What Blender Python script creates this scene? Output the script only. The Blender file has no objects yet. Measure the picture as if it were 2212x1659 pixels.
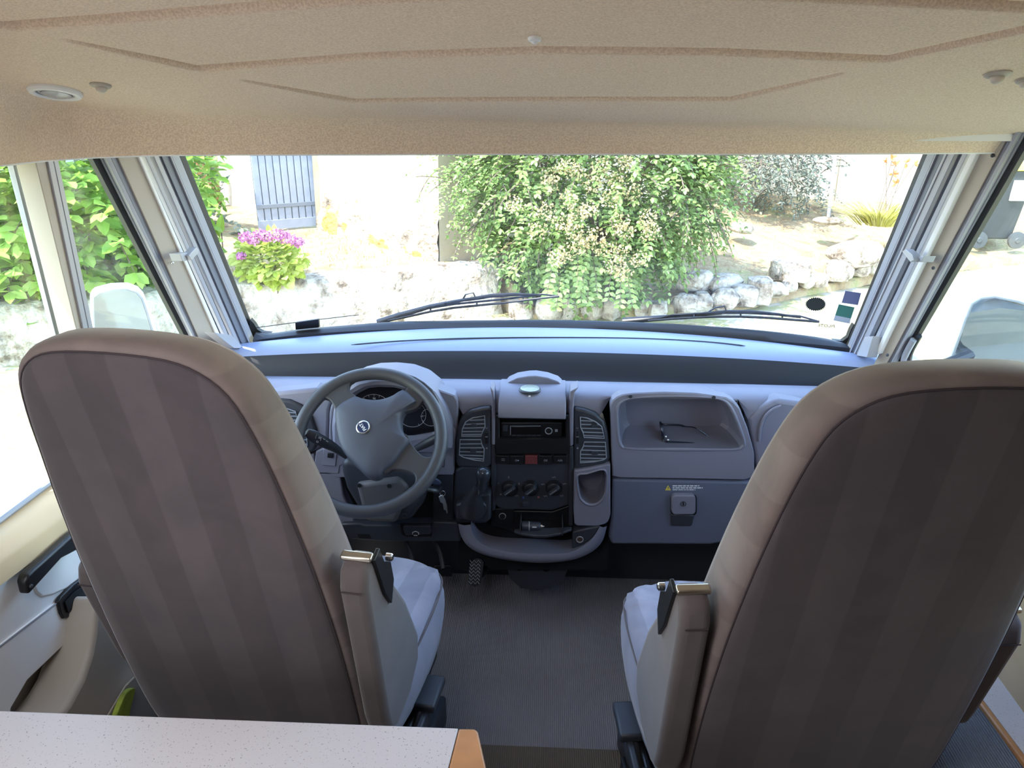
import bpy, math, random
import numpy as np
from mathutils import Vector, Matrix
random.seed(7); rnd = random.random
def U(a, b): return a + (b - a) * random.random()
S = bpy.context.scene
COL = S.collection

# ---------------------------------------------------------------- camera
F = 1640.0; CX, CY = 1106.0, 829.5
CAM = Vector((0.015, 0, 1.65)); YAW = math.radians(2.9); PIT = math.radians(21.5)
cam = bpy.data.cameras.new('camera'); camo = bpy.data.objects.new('camera', cam); COL.objects.link(camo)
cam.sensor_width = 36; cam.lens = F / 2212 * 36; cam.clip_start = 0.02; cam.clip_end = 200
camo.location = CAM; camo.rotation_euler = (math.pi / 2 - PIT, 0, YAW); S.camera = camo
FW = Vector((-math.sin(YAW) * math.cos(PIT), math.cos(YAW) * math.cos(PIT), -math.sin(PIT)))
RT = Vector((math.cos(YAW), math.sin(YAW), 0)); UP = RT.cross(FW)

# ---------------------------------------------------------------- world, sun, added fill lamps, exposure
W = bpy.data.worlds.new('World'); S.world = W; W.use_nodes = True
nt = W.node_tree; bg = nt.nodes['Background']
sky = nt.nodes.new('ShaderNodeTexSky'); sky.sky_type = 'NISHITA'; sky.sun_disc = False
sky.sun_elevation = math.radians(50); sky.sun_rotation = math.radians(-130); sky.air_density = 1.2; sky.dust_density = 0.6
nt.links.new(sky.outputs[0], bg.inputs[0]); bg.inputs[1].default_value = 0.42
SUN_DIR = Vector((0.42, 0.38, -0.95)).normalized()
sl = bpy.data.lights.new('sun', 'SUN'); sl.energy = 3.3; sl.angle = 0.009; sl.color = (1, .95, .86)
so = bpy.data.objects.new('sun', sl); COL.objects.link(so); so.rotation_euler = SUN_DIR.to_track_quat('-Z', 'Y').to_euler()
def area(name, loc, d, sx, sy, e, c):
    l = bpy.data.lights.new(name, 'AREA'); l.shape = 'RECTANGLE'; l.size = sx; l.size_y = sy; l.energy = e; l.color = c
    o = bpy.data.objects.new(name, l); COL.objects.link(o); o.location = loc
    o.rotation_euler = Vector(d).to_track_quat('-Z', 'Z').to_euler(); return o
# added lamp for assumed daylight from the left, behind the camera (no window modelled), and an added fill lamp over the table
area('assumed_side_fill', (-1.0, 0.05, 1.12), (1, .35, -.2), .75, .5, 2.2, (.93, .95, 1))
area('overhead_fill', (-0.45, 0.15, 1.86), (0, .0, -1), .5, .5, 2.6, (.92, .94, 1))
V = S.view_settings; V.view_transform = 'Standard'; V.look = 'None'; V.gamma = 1; V.use_curve_mapping = False; V.exposure = 2.0
S.cycles.use_denoising = True
S.cycles.max_bounces = 8; S.cycles.transparent_max_bounces = 16

# ---------------------------------------------------------------- helpers
def ray(x, y): return FW + RT * ((x - CX) / F) - UP * ((y - CY) / F)
def P(x, y, X=None, Y=None, Z=None):
    d = ray(x, y)
    for i, v in enumerate((X, Y, Z)):
        if v is not None: return CAM + d * ((v - CAM[i]) / d[i])
def PN(x, y, p0, n):
    d = ray(x, y); n = Vector(n); return CAM + d * ((Vector(p0) - CAM).dot(n) / d.dot(n))
def c5(x, y): return (560 + x / 3.95, 780 + y / 3.95)
def c6(x, y): return (940 + x / 3.95, 800 + y / 3.95)
def c7(x, y): return (1220 + x / 4.148, 800 + y / 4.148)

MATS = {}
def mat(name, col, rough=.5, metal=0, var=0, vscale=5, bump=0, bscale=200, spec=.5, col2=None, em=None, sheen=0, detail=4):
    m = bpy.data.materials.new(name); m.use_nodes = True; t = m.node_tree; b = t.nodes['Principled BSDF']
    b.inputs['Base Color'].default_value = (*col, 1); b.inputs['Roughness'].default_value = rough; b.inputs['Metallic'].default_value = metal
    b.inputs['Specular IOR Level'].default_value = spec
    if sheen: b.inputs['Sheen Weight'].default_value = sheen; b.inputs['Sheen Roughness'].default_value = .4
    tc = t.nodes.new('ShaderNodeTexCoord')
    if var or col2:
        n = t.nodes.new('ShaderNodeTexNoise'); n.inputs['Scale'].default_value = vscale; n.inputs['Detail'].default_value = detail
        t.links.new(tc.outputs['Object'], n.inputs['Vector'])
        r = t.nodes.new('ShaderNodeValToRGB'); c2 = col2 or tuple(c * (1 - var) for c in col)
        r.color_ramp.elements[0].position = .35; r.color_ramp.elements[0].color = (*c2, 1)
        r.color_ramp.elements[1].position = .65; r.color_ramp.elements[1].color = (*col, 1)
        t.links.new(n.outputs['Fac'], r.inputs[0]); t.links.new(r.outputs[0], b.inputs['Base Color'])
    if bump:
        n = t.nodes.new('ShaderNodeTexNoise'); n.inputs['Scale'].default_value = bscale; n.inputs['Detail'].default_value = 3
        t.links.new(tc.outputs['Object'], n.inputs['Vector'])
        bp = t.nodes.new('ShaderNodeBump'); bp.inputs['Strength'].default_value = bump; bp.inputs['Distance'].default_value = .002
        t.links.new(n.outputs['Fac'], bp.inputs['Height']); t.links.new(bp.outputs[0], b.inputs['Normal'])
    MATS[name] = m; return m
def nodes(m): return m.node_tree, m.node_tree.nodes['Principled BSDF']

PLM = mat('lower_dash_plastic', (.12, .135, .19), .5, bump=.15, bscale=900)
PLA = mat('dash_plastic', (.20, .195, .245), .5, bump=.15, bscale=900)
DECK = mat('deck_vinyl', (.25, .30, .45), .42, bump=.12, bscale=700)
PLD = mat('dark_plastic', (.035, .038, .048), .45, bump=.1, bscale=900)
SLT = mat('vent_slat', (.26, .28, .32), .45)
BLK = mat('black_plastic', (.008, .008, .010), .4)
HOLE = mat('void_black', (.004, .004, .005), .9)
WHL = mat('wheel_rubber', (.055, .055, .062), .42, bump=.25, bscale=1200)
PAD = mat('wheel_pad', (.065, .068, .088), .5, bump=.2, bscale=1200)
CHR = mat('chrome', (.7, .7, .7), .2, 1)
BRS = mat('brushed_metal', (.55, .5, .42), .3, 1)
WHT = mat('white_paint', (.8, .8, .8), .4)
ALU = mat('anodised_rail', (.38, .38, .41), .38, .15)
ALG = mat('grey_rail', (.30, .31, .35), .4, .1)
DBG = mat('blue_grey_rail', (.17, .185, .225), .45)
BEI = mat('beige_trim', (.44, .39, .33), .55, bump=.1, bscale=500)
CRM = mat('cream_trim', (.72, .54, .32), .55)
DOORM = mat('door_panel_plastic', (.86, .84, .82), .5, bump=.12, bscale=600)
RUB = mat('black_rubber', (.012, .012, .014), .5)
GREYM = mat('icon_grey', (.3, .32, .35), .5)
RED = mat('hazard_red', (.16, .035, .035), .4)
ORG = mat('buckle_red', (.6, .06, .03), .4)
WOOD = mat('beech_edge', (.55, .26, .10), .4, var=.25, vscale=14)
YEL = mat('warning_yellow', (.75, .6, .1), .5)
HIV = mat('hivis_fabric', (.38, .48, .06), .7, var=.5, vscale=30)

# headliner : woven vinyl
CEIL = mat('headliner_vinyl', (.62, .54, .43), .7)
t, b = nodes(CEIL)
tc = t.nodes.new('ShaderNodeTexCoord'); vo = t.nodes.new('ShaderNodeTexNoise'); vo.inputs['Scale'].default_value = 260; vo.inputs['Detail'].default_value = 5
mp = t.nodes.new('ShaderNodeMapping'); mp.inputs['Scale'].default_value = (1, 2.2, 1)
t.links.new(tc.outputs['Object'], mp.inputs[0]); t.links.new(mp.outputs[0], vo.inputs['Vector'])
bp = t.nodes.new('ShaderNodeBump'); bp.inputs['Strength'].default_value = .6; bp.inputs['Distance'].default_value = .003
t.links.new(vo.outputs['Fac'], bp.inputs['Height']); t.links.new(bp.outputs[0], b.inputs['Normal'])
r = t.nodes.new('ShaderNodeValToRGB'); r.color_ramp.elements[0].color = (.70, .535, .40, 1); r.color_ramp.elements[1].color = (.86, .69, .53, 1)
r.color_ramp.elements[0].position = .4; r.color_ramp.elements[1].position = .6
t.links.new(vo.outputs['Fac'], r.inputs[0]); t.links.new(r.outputs[0], b.inputs['Base Color'])

# suede with soft vertical stripes
def suede(name, A, B, freq, rough=.85, axis=0):
    m = mat(name, A, rough, sheen=.35); t, b = nodes(m)
    tc = t.nodes.new('ShaderNodeTexCoord'); sp = t.nodes.new('ShaderNodeSeparateXYZ'); t.links.new(tc.outputs['Object'], sp.inputs[0])
    n = t.nodes.new('ShaderNodeTexNoise'); n.inputs['Scale'].default_value = 9; n.inputs['Detail'].default_value = 5; n.inputs['Distortion'].default_value = .8
    t.links.new(tc.outputs['Object'], n.inputs['Vector'])
    mu = t.nodes.new('ShaderNodeMath'); mu.operation = 'MULTIPLY'; mu.inputs[1].default_value = freq; t.links.new(sp.outputs[axis], mu.inputs[0])
    sn = t.nodes.new('ShaderNodeMath'); sn.operation = 'SINE'; t.links.new(mu.outputs[0], sn.inputs[0])
    r = t.nodes.new('ShaderNodeValToRGB'); r.color_ramp.elements[0].position = .46; r.color_ramp.elements[1].position = .54
    r.color_ramp.elements[0].color = (*A, 1); r.color_ramp.elements[1].color = (*B, 1)
    mr = t.nodes.new('ShaderNodeMapRange'); mr.inputs[1].default_value = -1; mr.inputs[2].default_value = 1
    t.links.new(sn.outputs[0], mr.inputs[0]); t.links.new(mr.outputs[0], r.inputs[0])
    r2 = t.nodes.new('ShaderNodeValToRGB'); r2.color_ramp.elements[0].position = .38; r2.color_ramp.elements[1].position = .66
    r2.color_ramp.elements[0].color = (.84, .84, .86, 1); r2.color_ramp.elements[1].color = (1.08, 1.05, 1.05, 1)
    t.links.new(n.outputs['Fac'], r2.inputs[0])
    mx = t.nodes.new('ShaderNodeMix'); mx.data_type = 'RGBA'; mx.blend_type = 'MULTIPLY'; mx.inputs[0].default_value = 1
    t.links.new(r.outputs[0], mx.inputs[6]); t.links.new(r2.outputs[0], mx.inputs[7]); t.links.new(mx.outputs[2], b.inputs['Base Color'])
    n2 = t.nodes.new('ShaderNodeTexNoise'); n2.inputs['Scale'].default_value = 900; t.links.new(tc.outputs['Object'], n2.inputs['Vector'])
    bp = t.nodes.new('ShaderNodeBump'); bp.inputs['Strength'].default_value = .25; bp.inputs['Distance'].default_value = .001
    t.links.new(n2.outputs['Fac'], bp.inputs['Height']); t.links.new(bp.outputs[0], b.inputs['Normal'])
    return m
SUE = suede('taupe_suede', (.072, .056, .060), (.090, .072, .076), 2 * math.pi / .13)
SUB = suede('taupe_suede_border', (.18, .138, .125), (.21, .165, .148), 2 * math.pi / .16, axis=2)
SUC = suede('seat_cushion_suede', (.26, .25, .30), (.33, .32, .38), 2 * math.pi / .12)
SUA = mat('armrest_suede', (.125, .10, .098), .85, var=.2, vscale=12, sheen=.35, bump=.2, bscale=900)
THR = mat('seam_thread', (.05, .035, .04), .9)

# ribbed carpet
def carpet(name, A, B):
    m = mat(name, A, .95); t, b = nodes(m)
    tc = t.nodes.new('ShaderNodeTexCoord'); w = t.nodes.new('ShaderNodeTexWave'); w.inputs['Scale'].default_value = 55; w.inputs['Distortion'].default_value = 1.5
    w.inputs['Detail'].default_value = 3; w.inputs['Detail Scale'].default_value = 6
    t.links.new(tc.outputs['Object'], w.inputs['Vector'])
    r = t.nodes.new('ShaderNodeValToRGB'); r.color_ramp.elements[0].color = (*A, 1); r.color_ramp.elements[1].color = (*B, 1)
    t.links.new(w.outputs['Fac'], r.inputs[0])
    n = t.nodes.new('ShaderNodeTexNoise'); n.inputs['Scale'].default_value = 4; n.inputs['Detail'].default_value = 6
    t.links.new(tc.outputs['Object'], n.inputs['Vector'])
    r2 = t.nodes.new('ShaderNodeValToRGB'); r2.color_ramp.elements[0].color = (.7, .7, .72, 1); r2.color_ramp.elements[1].color = (1.1, 1.1, 1.08, 1)
    t.links.new(n.outputs['Fac'], r2.inputs[0])
    mx = t.nodes.new('ShaderNodeMix'); mx.data_type = 'RGBA'; mx.blend_type = 'MULTIPLY'; mx.inputs[0].default_value = 1
    t.links.new(r.outputs[0], mx.inputs[6]); t.links.new(r2.outputs[0], mx.inputs[7]); t.links.new(mx.outputs[2], b.inputs['Base Color'])
    bp = t.nodes.new('ShaderNodeBump'); bp.inputs['Strength'].default_value = .7; bp.inputs['Distance'].default_value = .004
    t.links.new(w.outputs['Fac'], bp.inputs['Height']); t.links.new(bp.outputs[0], b.inputs['Normal']); return m
CARP = carpet('cab_carpet', (.24, .22, .23), (.32, .30, .31))
CARB = carpet('living_carpet', (.15, .17, .21), (.21, .24, .30))

# speckled laminate
def speckle(name, base):
    m = mat(name, base, .45); t, b = nodes(m)
    tc = t.nodes.new('ShaderNodeTexCoord'); v = t.nodes.new('ShaderNodeTexVoronoi'); v.inputs['Scale'].default_value = 260
    t.links.new(tc.outputs['Object'], v.inputs['Vector'])
    n = t.nodes.new('ShaderNodeTexNoise'); n.inputs['Scale'].default_value = 330; t.links.new(tc.outputs['Object'], n.inputs['Vector'])
    r = t.nodes.new('ShaderNodeValToRGB'); e = r.color_ramp.elements
    e[0].position = .0; e[0].color = (.05, .045, .04, 1); e[1].position = .34; e[1].color = (*base, 1)
    a = t.nodes.new('ShaderNodeMath'); a.operation = 'ADD'; t.links.new(v.outputs['Distance'], a.inputs[0])
    mr = t.nodes.new('ShaderNodeMapRange'); mr.inputs[1].default_value = .42; mr.inputs[2].default_value = .62; mr.inputs[3].default_value = 0; mr.inputs[4].default_value = .5
    t.links.new(n.outputs['Fac'], mr.inputs[0]); t.links.new(mr.outputs[0], a.inputs[1]); t.links.new(a.outputs[0], r.inputs[0])
    t.links.new(r.outputs[0], b.inputs['Base Color']); return m
LAM = speckle('speckled_laminate', (.60, .565, .585))

def glassmat(name, tint=(.95, .98, .97), refl=.06, haze=0):
    m = bpy.data.materials.new(name); m.use_nodes = True; t = m.node_tree; t.nodes.clear()
    o = t.nodes.new('ShaderNodeOutputMaterial'); tr = t.nodes.new('ShaderNodeBsdfTransparent'); g = t.nodes.new('ShaderNodeBsdfGlossy')
    tr.inputs[0].default_value = (*tint, 1); g.inputs['Roughness'].default_value = .03
    mx = t.nodes.new('ShaderNodeMixShader'); mx.inputs[0].default_value = refl
    t.links.new(tr.outputs[0], mx.inputs[1]); t.links.new(g.outputs[0], mx.inputs[2])
    if haze:
        d = t.nodes.new('ShaderNodeBsdfDiffuse'); d.inputs[0].default_value = (.9, .9, .9, 1)
        tc = t.nodes.new('ShaderNodeTexCoord'); n = t.nodes.new('ShaderNodeTexNoise'); n.inputs['Scale'].default_value = 60; n.inputs['Detail'].default_value = 8
        t.links.new(tc.outputs['Object'], n.inputs['Vector'])
        mr = t.nodes.new('ShaderNodeMapRange'); mr.inputs[1].default_value = .45; mr.inputs[2].default_value = .75; mr.inputs[3].default_value = haze * .4; mr.inputs[4].default_value = haze * 1.8
        t.links.new(n.outputs['Fac'], mr.inputs[0])
        m2 = t.nodes.new('ShaderNodeMixShader'); t.links.new(mr.outputs[0], m2.inputs[0]); t.links.new(mx.outputs[0], m2.inputs[1]); t.links.new(d.outputs[0], m2.inputs[2])
        t.links.new(m2.outputs[0], o.inputs[0])
    else: t.links.new(mx.outputs[0], o.inputs[0])
    return m
GLS = glassmat('windscreen_glass', (.96, .98, .98), .04, .05)
GLW = glassmat('side_window_glass', (.92, .97, .95), .05, .03)
MIR = mat('mirror_glass', (.30, .35, .41), .05, 1)
LENS = glassmat('lens', (.8, .85, .9), .25)

# ---- mesh builder
class MB:
    def __init__(s): s.v = []; s.f = []
    def add(s, vs, fs, M=None):
        n = len(s.v); s.v += [tuple(M @ Vector(v)) if M else tuple(v) for v in vs]; s.f += [tuple(i + n for i in f) for f in fs]; return s
    def box(s, a, b, M=None):
        (x0, y0, z0), (x1, y1, z1) = a, b
        return s.add([(x0, y0, z0), (x1, y0, z0), (x1, y1, z0), (x0, y1, z0), (x0, y0, z1), (x1, y0, z1), (x1, y1, z1), (x0, y1, z1)],
                     [(0, 3, 2, 1), (4, 5, 6, 7), (0, 1, 5, 4), (1, 2, 6, 5), (2, 3, 7, 6), (3, 0, 4, 7)], M)
    def hexa(s, lo, hi):
        n = len(lo); return s.add(list(lo) + list(hi), [tuple(range(n))[::-1], tuple(range(n, 2 * n))] + [(i, (i + 1) % n, n + (i + 1) % n, n + i) for i in range(n)])
    def tube(s, path, r, n=10, closed=False, caps=True, squash=1):
        path = [Vector(p) for p in path]; m = len(path); rs = r if isinstance(r, (list, tuple)) else [r] * m; rings = []
        nrm = None
        for i, p in enumerate(path):
            a = path[(i - 1) % m] if (closed or i) else p; b = path[(i + 1) % m] if (closed or i < m - 1) else p
            t = (b - a).normalized()
            if nrm is None: nrm = t.orthogonal().normalized()
            nrm = (nrm - t * nrm.dot(t)).normalized(); bn = t.cross(nrm)
            rings.append([p + (nrm * math.cos(2 * math.pi * k / n) + bn * math.sin(2 * math.pi * k / n) * squash) * rs[i] for k in range(n)])
        vs = [v for rg in rings for v in rg]; fs = []
        for i in range(m if closed else m - 1):
            j = (i + 1) % m
            for k in range(n): fs.append((i * n + k, i * n + (k + 1) % n, j * n + (k + 1) % n, j * n + k))
        if caps and not closed: fs += [tuple(range(n))[::-1], tuple((m - 1) * n + k for k in range(n))]
        return s.add(vs, fs)
    def lathe(s, prof, n=24, M=None):
        vs = [(r * math.cos(2 * math.pi * k / n), r * math.sin(2 * math.pi * k / n), z) for r, z in prof for k in range(n)]
        fs = [(i * n + k, i * n + (k + 1) % n, (i + 1) * n + (k + 1) % n, (i + 1) * n + k) for i in range(len(prof) - 1) for k in range(n)]
        fs += [tuple(range(n))[::-1], tuple((len(prof) - 1) * n + k for k in range(n))]
        return s.add(vs, fs, M)
    def grid(s, rows, closed=False, cap=False):
        h = len(rows); w = len(rows[0]); vs = [p for r in rows for p in r]; ww = w if closed else w - 1
        return s.add(vs, ([tuple((h - 1) * w + k for k in range(w))] if cap else []) + [(i * w + k, i * w + (k + 1) % w, (i + 1) * w + (k + 1) % w, (i + 1) * w + k) for i in range(h - 1) for k in range(ww)])
    def sphere(s, c, r, n=12, m=8, M=None):
        r = r if isinstance(r, (tuple, list)) else (r, r, r)
        prof = [[(c[0] + r[0] * math.sin(math.pi * (i + .01) / (m + .02)) * math.cos(2 * math.pi * k / n), c[1] + r[1] * math.sin(math.pi * (i + .01) / (m + .02)) * math.sin(2 * math.pi * k / n), c[2] - r[2] * math.cos(math.pi * (i + .01) / (m + .02))) for k in range(n)] for i in range(m + 1)]
        vs = [p for q in prof for p in q]
        return s.add(vs, [(i * n + k, i * n + (k + 1) % n, (i + 1) * n + (k + 1) % n, (i + 1) * n + k) for i in range(m) for k in range(n)] + [tuple(range(n))[::-1], tuple(m * n + k for k in range(n))], M)
    def build(s, name, m, parent=None, bevel=0, seg=3, sub=0, smooth=True, local=False, angle=40, label=None, solid=0, fix=False):
        me = bpy.data.meshes.new(name)
        off = Vector((0, 0, 0))
        if parent is not None and not local:
            q = parent
            while q is not None: off += q.location; q = q.parent
        me.from_pydata([tuple(Vector(v) - off) for v in s.v], [], s.f); me.update()
        if fix:
            import bmesh
            bm = bmesh.new(); bm.from_mesh(me); bmesh.ops.remove_doubles(bm, verts=bm.verts, dist=1e-5); bmesh.ops.recalc_face_normals(bm, faces=bm.faces); bm.to_mesh(me); bm.free()
        o = bpy.data.objects.new(name, me); COL.objects.link(o)
        if m: me.materials.append(m)
        if parent is not None: o.parent = parent
        if smooth:
            me.shade_smooth()
            if angle < 180: me.set_sharp_from_angle(angle=math.radians(angle))
        if solid:
            q = o.modifiers.new('solid', 'SOLIDIFY'); q.thickness = abs(solid); q.offset = -1 if solid > 0 else 1
        if bevel:
            q = o.modifiers.new('bevel', 'BEVEL'); q.width = bevel; q.segments = seg; q.limit_method = 'ANGLE'; q.angle_limit = math.radians(35)
        if sub: q = o.modifiers.new('sub', 'SUBSURF'); q.levels = q.render_levels = sub
        if label: o['label'] = label
        return o
def tag(o, label=None, cat=None, group=None, kind=None):
    if label: o['label'] = label
    if cat: o['category'] = cat
    if group: o['group'] = group
    if kind: o['kind'] = kind
    return o
def struct(o, label=None, cat=None):
    o['kind'] = 'structure'
    if label: o['label'] = label
    if cat: o['category'] = cat
    return o
def empty(name, loc, rz=0, label=None, cat=None, group=None, kind=None):
    o = bpy.data.objects.new(name, None); COL.objects.link(o); o.location = loc; o.rotation_euler = (0, 0, rz)
    o.empty_display_size = .05
    return tag(o, label, cat, group, kind)
def smoothloop(pts, n=3, closed=True):
    """Catmull-Rom through 2-D or 3-D points"""
    pts = [Vector(p) if len(p) == 3 else Vector((p[0], p[1], 0)) for p in pts]; out = []; m = len(pts)
    for i in range(m if closed else m - 1):
        p0, p1, p2, p3 = (pts[(i - 1) % m], pts[i], pts[(i + 1) % m], pts[(i + 2) % m]) if closed else (pts[max(i - 1, 0)], pts[i], pts[i + 1], pts[min(i + 2, m - 1)])
        for k in range(n):
            t = k / n; out.append(.5 * ((2 * p1) + (-p0 + p2) * t + (2 * p0 - 5 * p1 + 4 * p2 - p3) * t * t + (-p0 + 3 * p1 - 3 * p2 + p3) * t ** 3))
    if not closed: out.append(pts[-1])
    return out
def rrect(x0, y0, x1, y1, r, n=5):
    """rounded rectangle in pixel coordinates, clockwise on screen"""
    o = []
    for cx, cy, a in ((x1 - r, y0 + r, -90), (x1 - r, y1 - r, 0), (x0 + r, y1 - r, 90), (x0 + r, y0 + r, 180)):
        for k in range(n + 1):
            q = math.radians(a + 90 * k / n); o.append((cx + r * math.cos(q), cy + r * math.sin(q)))
    return o
def plate(name, px, Y, dep, m, parent=None, bevel=.003, label=None, seg=3):
    """solid with its front face on the plane Y, dep thick"""
    lo = [P(x, y, Y=Y) for x, y in px]; hi = [p + Vector((0, dep, 0)) for p in lo]
    return MB().hexa(lo, hi).build(name, m, parent, bevel=bevel, label=label, seg=seg, angle=30, fix=True)
def resample(px, c, N=64):
    out = []; m = len(px); C = Vector(c)
    for k in range(N):
        a = 2 * math.pi * k / N; d = Vector((math.cos(a), math.sin(a))); best = 0
        for i in range(m):
            p = Vector(px[i]) - C; q = Vector(px[(i + 1) % m]) - C; e = q - p; den = d.x * e.y - d.y * e.x
            if abs(den) < 1e-9: continue
            tt = (p.x * e.y - p.y * e.x) / den; u = (p.x * d.y - p.y * d.x) / den
            if tt > best and -1e-6 <= u <= 1 + 1e-6: best = tt
        out.append((C.x + d.x * best, C.y + d.y * best))
    return out
def ringplate(name, outer, inner, c, Y, dep, m, parent=None, N=64, lip=0, bowl=0, bowlshrink=.85, lipm=None, shift=(0, 0), label=None, edge=.004):
    """panel with an opening; the opening may carry a bowl going dep 'bowl' deeper"""
    o_ = resample(outer, c, N); i_ = resample(inner, c, N)
    A = [P(x, y, Y=Y) for x, y in o_]; B = [P(x, y, Y=Y) for x, y in i_]; cc = sum(B, Vector()) / N
    A0 = [a + (cc - a).normalized() * -0.0 + Vector((0, dep, 0)) for a in A]
    A1 = [a + (cc - a).normalized() * edge for a in A]
    Ae = [a + Vector((0, edge, 0)) for a in A]
    rows = [A0, Ae, A1]
    if lip:
        L0 = [b + (b - cc).normalized() * lip for b in B]
        rows += [L0, [p - Vector((0, .003, 0)) + (cc - p).normalized() * .004 for p in L0], [b - Vector((0, .003, 0)) for b in B]]
    rows += [B, [b + (cc - b).normalized() * edge + Vector((0, edge, 0)) for b in B]]
    sh = Vector((shift[0], 0, shift[1]))
    if bowl:
        for k in range(1, 9):
            u = k / 8; s_ = 1 - (1 - bowlshrink) * u ** 2.5
            if k == 8: s_ *= .93
            rows.append([cc + (b - cc) * s_ + Vector((0, edge + bowl * u if k < 8 else edge + bowl, 0)) + sh * u for b in B])
        rows.append([cc + (b - cc) * .3 + Vector((0, edge + bowl, 0)) + sh for b in B])
        rows.append([cc + (b - cc) * .01 + Vector((0, edge + bowl, 0)) + sh for b in B])
    else: rows.append([b + Vector((0, dep, 0)) for b in B])
    return MB().grid(rows, closed=True, cap=bool(bowl)).build(name, m, parent, label=label, angle=24, fix=True)
def disc(px, py, Y, r, dep=.004, n=28, tilt=None):
    c = P(px, py, Y=Y); return c
def cyl_at(name, c, r, h, m, parent, axis=(0, -1, 0), bevel=.001, n=28, prof=None, label=None):
    M = Matrix.Translation(c) @ Vector(axis).to_track_quat('Z', 'Y').to_matrix().to_4x4()
    return MB().lathe(prof or [(r, 0), (r, h)], n, M).build(name, m, parent, bevel=bevel, label=label, fix=True)
def ring_at(name, c, R, r, m, parent, axis=(0, -1, 0), n=32, label=None):
    q = Vector(axis).to_track_quat('Z', 'Y'); c = Vector(c)
    return MB().tube([c + q @ Vector((R * math.cos(2 * math.pi * k / n), R * math.sin(2 * math.pi * k / n), 0)) for k in range(n)], r, 8, closed=True).build(name, m, parent, label=label)
def text(name, s, c, size, m, parent, xdir=(1, 0, 0), ydir=(0, 0, 1), thick=.0004, bold=0):
    cu = bpy.data.curves.new(name, 'FONT'); cu.body = s; cu.size = size; cu.align_x = 'CENTER'; cu.align_y = 'CENTER'; cu.extrude = thick; cu.offset = bold
    X = Vector(xdir).normalized(); Y_ = Vector(ydir).normalized(); Z = X.cross(Y_)
    o0 = bpy.data.objects.new(name + '_curve', cu); cu.materials.append(m); COL.objects.link(o0); me = bpy.data.meshes.new_from_object(o0); bpy.data.objects.remove(o0)
    o = bpy.data.objects.new(name, me); COL.objects.link(o)
    off = Vector((0, 0, 0)); q = parent
    while q is not None: off += q.location; q = q.parent
    M = Matrix((X, Y_, Z)).transposed().to_4x4(); M.translation = Vector(c) - off; o.parent = parent; o.matrix_basis = M; return o

# ================================================================= SHELL OF THE CAB
HZ = 1.508                                   # lower edge of the header over the windscreen
HPX = [(0, 357), (45, 352), (90, 347), (190, 340), (300, 336), (400, 334), (800, 333), (1172, 332), (1600, 332), (1900, 331), (2212, 329), (2250, 328)]
HP = [P(x, y, Z=HZ) for x, y in HPX]
hx = np.array([p.x for p in HP]); hy = np.array([p.y for p in HP])
XL0, XR0 = float(hx[0]), float(hx[-1])
SLO = .28; CZ0 = 1.565; CY0 = 1.75
CP0 = (0, CY0, CZ0); CN = (0, SLO, 1)
def CP(x, y): return PN(x, y, CP0, CN)
nx_, ny_ = 800, 520
xs = np.concatenate([np.linspace(XL0, XR0, nx_)])
rows = []
v = (np.linspace(0, 1, ny_) ** 1.3)
Xg = np.repeat(xs[None, :], ny_, 0); Ye = np.interp(Xg, hx, hy)
Yend = .62
Yg = Ye - (Ye - Yend) * v[:, None]
dist = np.minimum(np.minimum((Ye - Yg), (Xg - XL0) * 1.0 + .0), (XR0 - Xg))
dfront = Ye - Yg; dl = Xg - XL0; dr = XR0 - Xg
def sm(d, w): u = np.clip(d / w, 0, 1); return 1 - (1 - u) ** 3
plane = CZ0 + SLO * (CY0 - Yg)
wid = .10
Sx = sm(dfront, .055) * sm(dl, .10) * sm(dr, .10)
Zg = HZ + (plane - HZ) * Sx
def groove(pts, depth, tap0, tap1, width=.0085):
    """pressed crease in the headliner"""
    global Zg
    q = [CP(x, y) for x, y in pts]; best = np.full(Zg.shape, 9.0); amp = np.ones(Zg.shape)
    L = [0]
    for a, b_ in zip(q, q[1:]): L.append(L[-1] + (b_ - a).length)
    for i in range(len(q) - 1):
        ax, ay, bx_, by = q[i].x, q[i].y, q[i + 1].x, q[i + 1].y; dx, dy = bx_ - ax, by - ay; ll = dx * dx + dy * dy
        t_ = np.clip(((Xg - ax) * dx + (Yg - ay) * dy) / ll, 0, 1)
        d_ = np.hypot(Xg - ax - t_ * dx, Yg - ay - t_ * dy); s_ = (L[i] + t_ * (L[i + 1] - L[i])) / L[-1]
        k = d_ < best; best = np.where(k, d_, best)
        a_ = np.ones(Zg.shape)
        if tap0: a_ = a_ * np.clip(s_ / tap0, 0, 1)
        if tap1: a_ = a_ * np.clip((1 - s_) / tap1, 0, 1)
        amp = np.where(k, a_, amp)
    ww = width * (.45 + .55 * amp)
    Zg = Zg + depth * amp * np.exp(-(best / ww) ** 4)
groove([(-120, 30), (18, 57), (250, 40), (700, 4), (1172, -22), (1700, -10), (2300, 20)], .055, 0, 0, .011)
groove([(130, 84), (430, 149), (800, 121), (1172, 108), (1550, 112), (1915, 128), (2240, 58)], .055, .1, 0, .011)
groove([(515, 172), (765, 218), (960, 215), (1172, 214), (1400, 214), (1580, 214), (1830, 156)], .050, .17, .17, .010)
mb = MB(); mb.v = [tuple(p) for p in np.stack([Xg, Yg, Zg], -1).reshape(-1, 3).tolist()]
mb.f = [(i * nx_ + k, i * nx_ + k + 1, (i + 1) * nx_ + k + 1, (i + 1) * nx_ + k) for i in range(ny_ - 1) for k in range(nx_ - 1)]
struct(mb.build('ceiling', CEIL, None, angle=180), 'beige woven-vinyl cab headliner with pressed creases, sloping down to the windscreen', 'ceiling')
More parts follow.
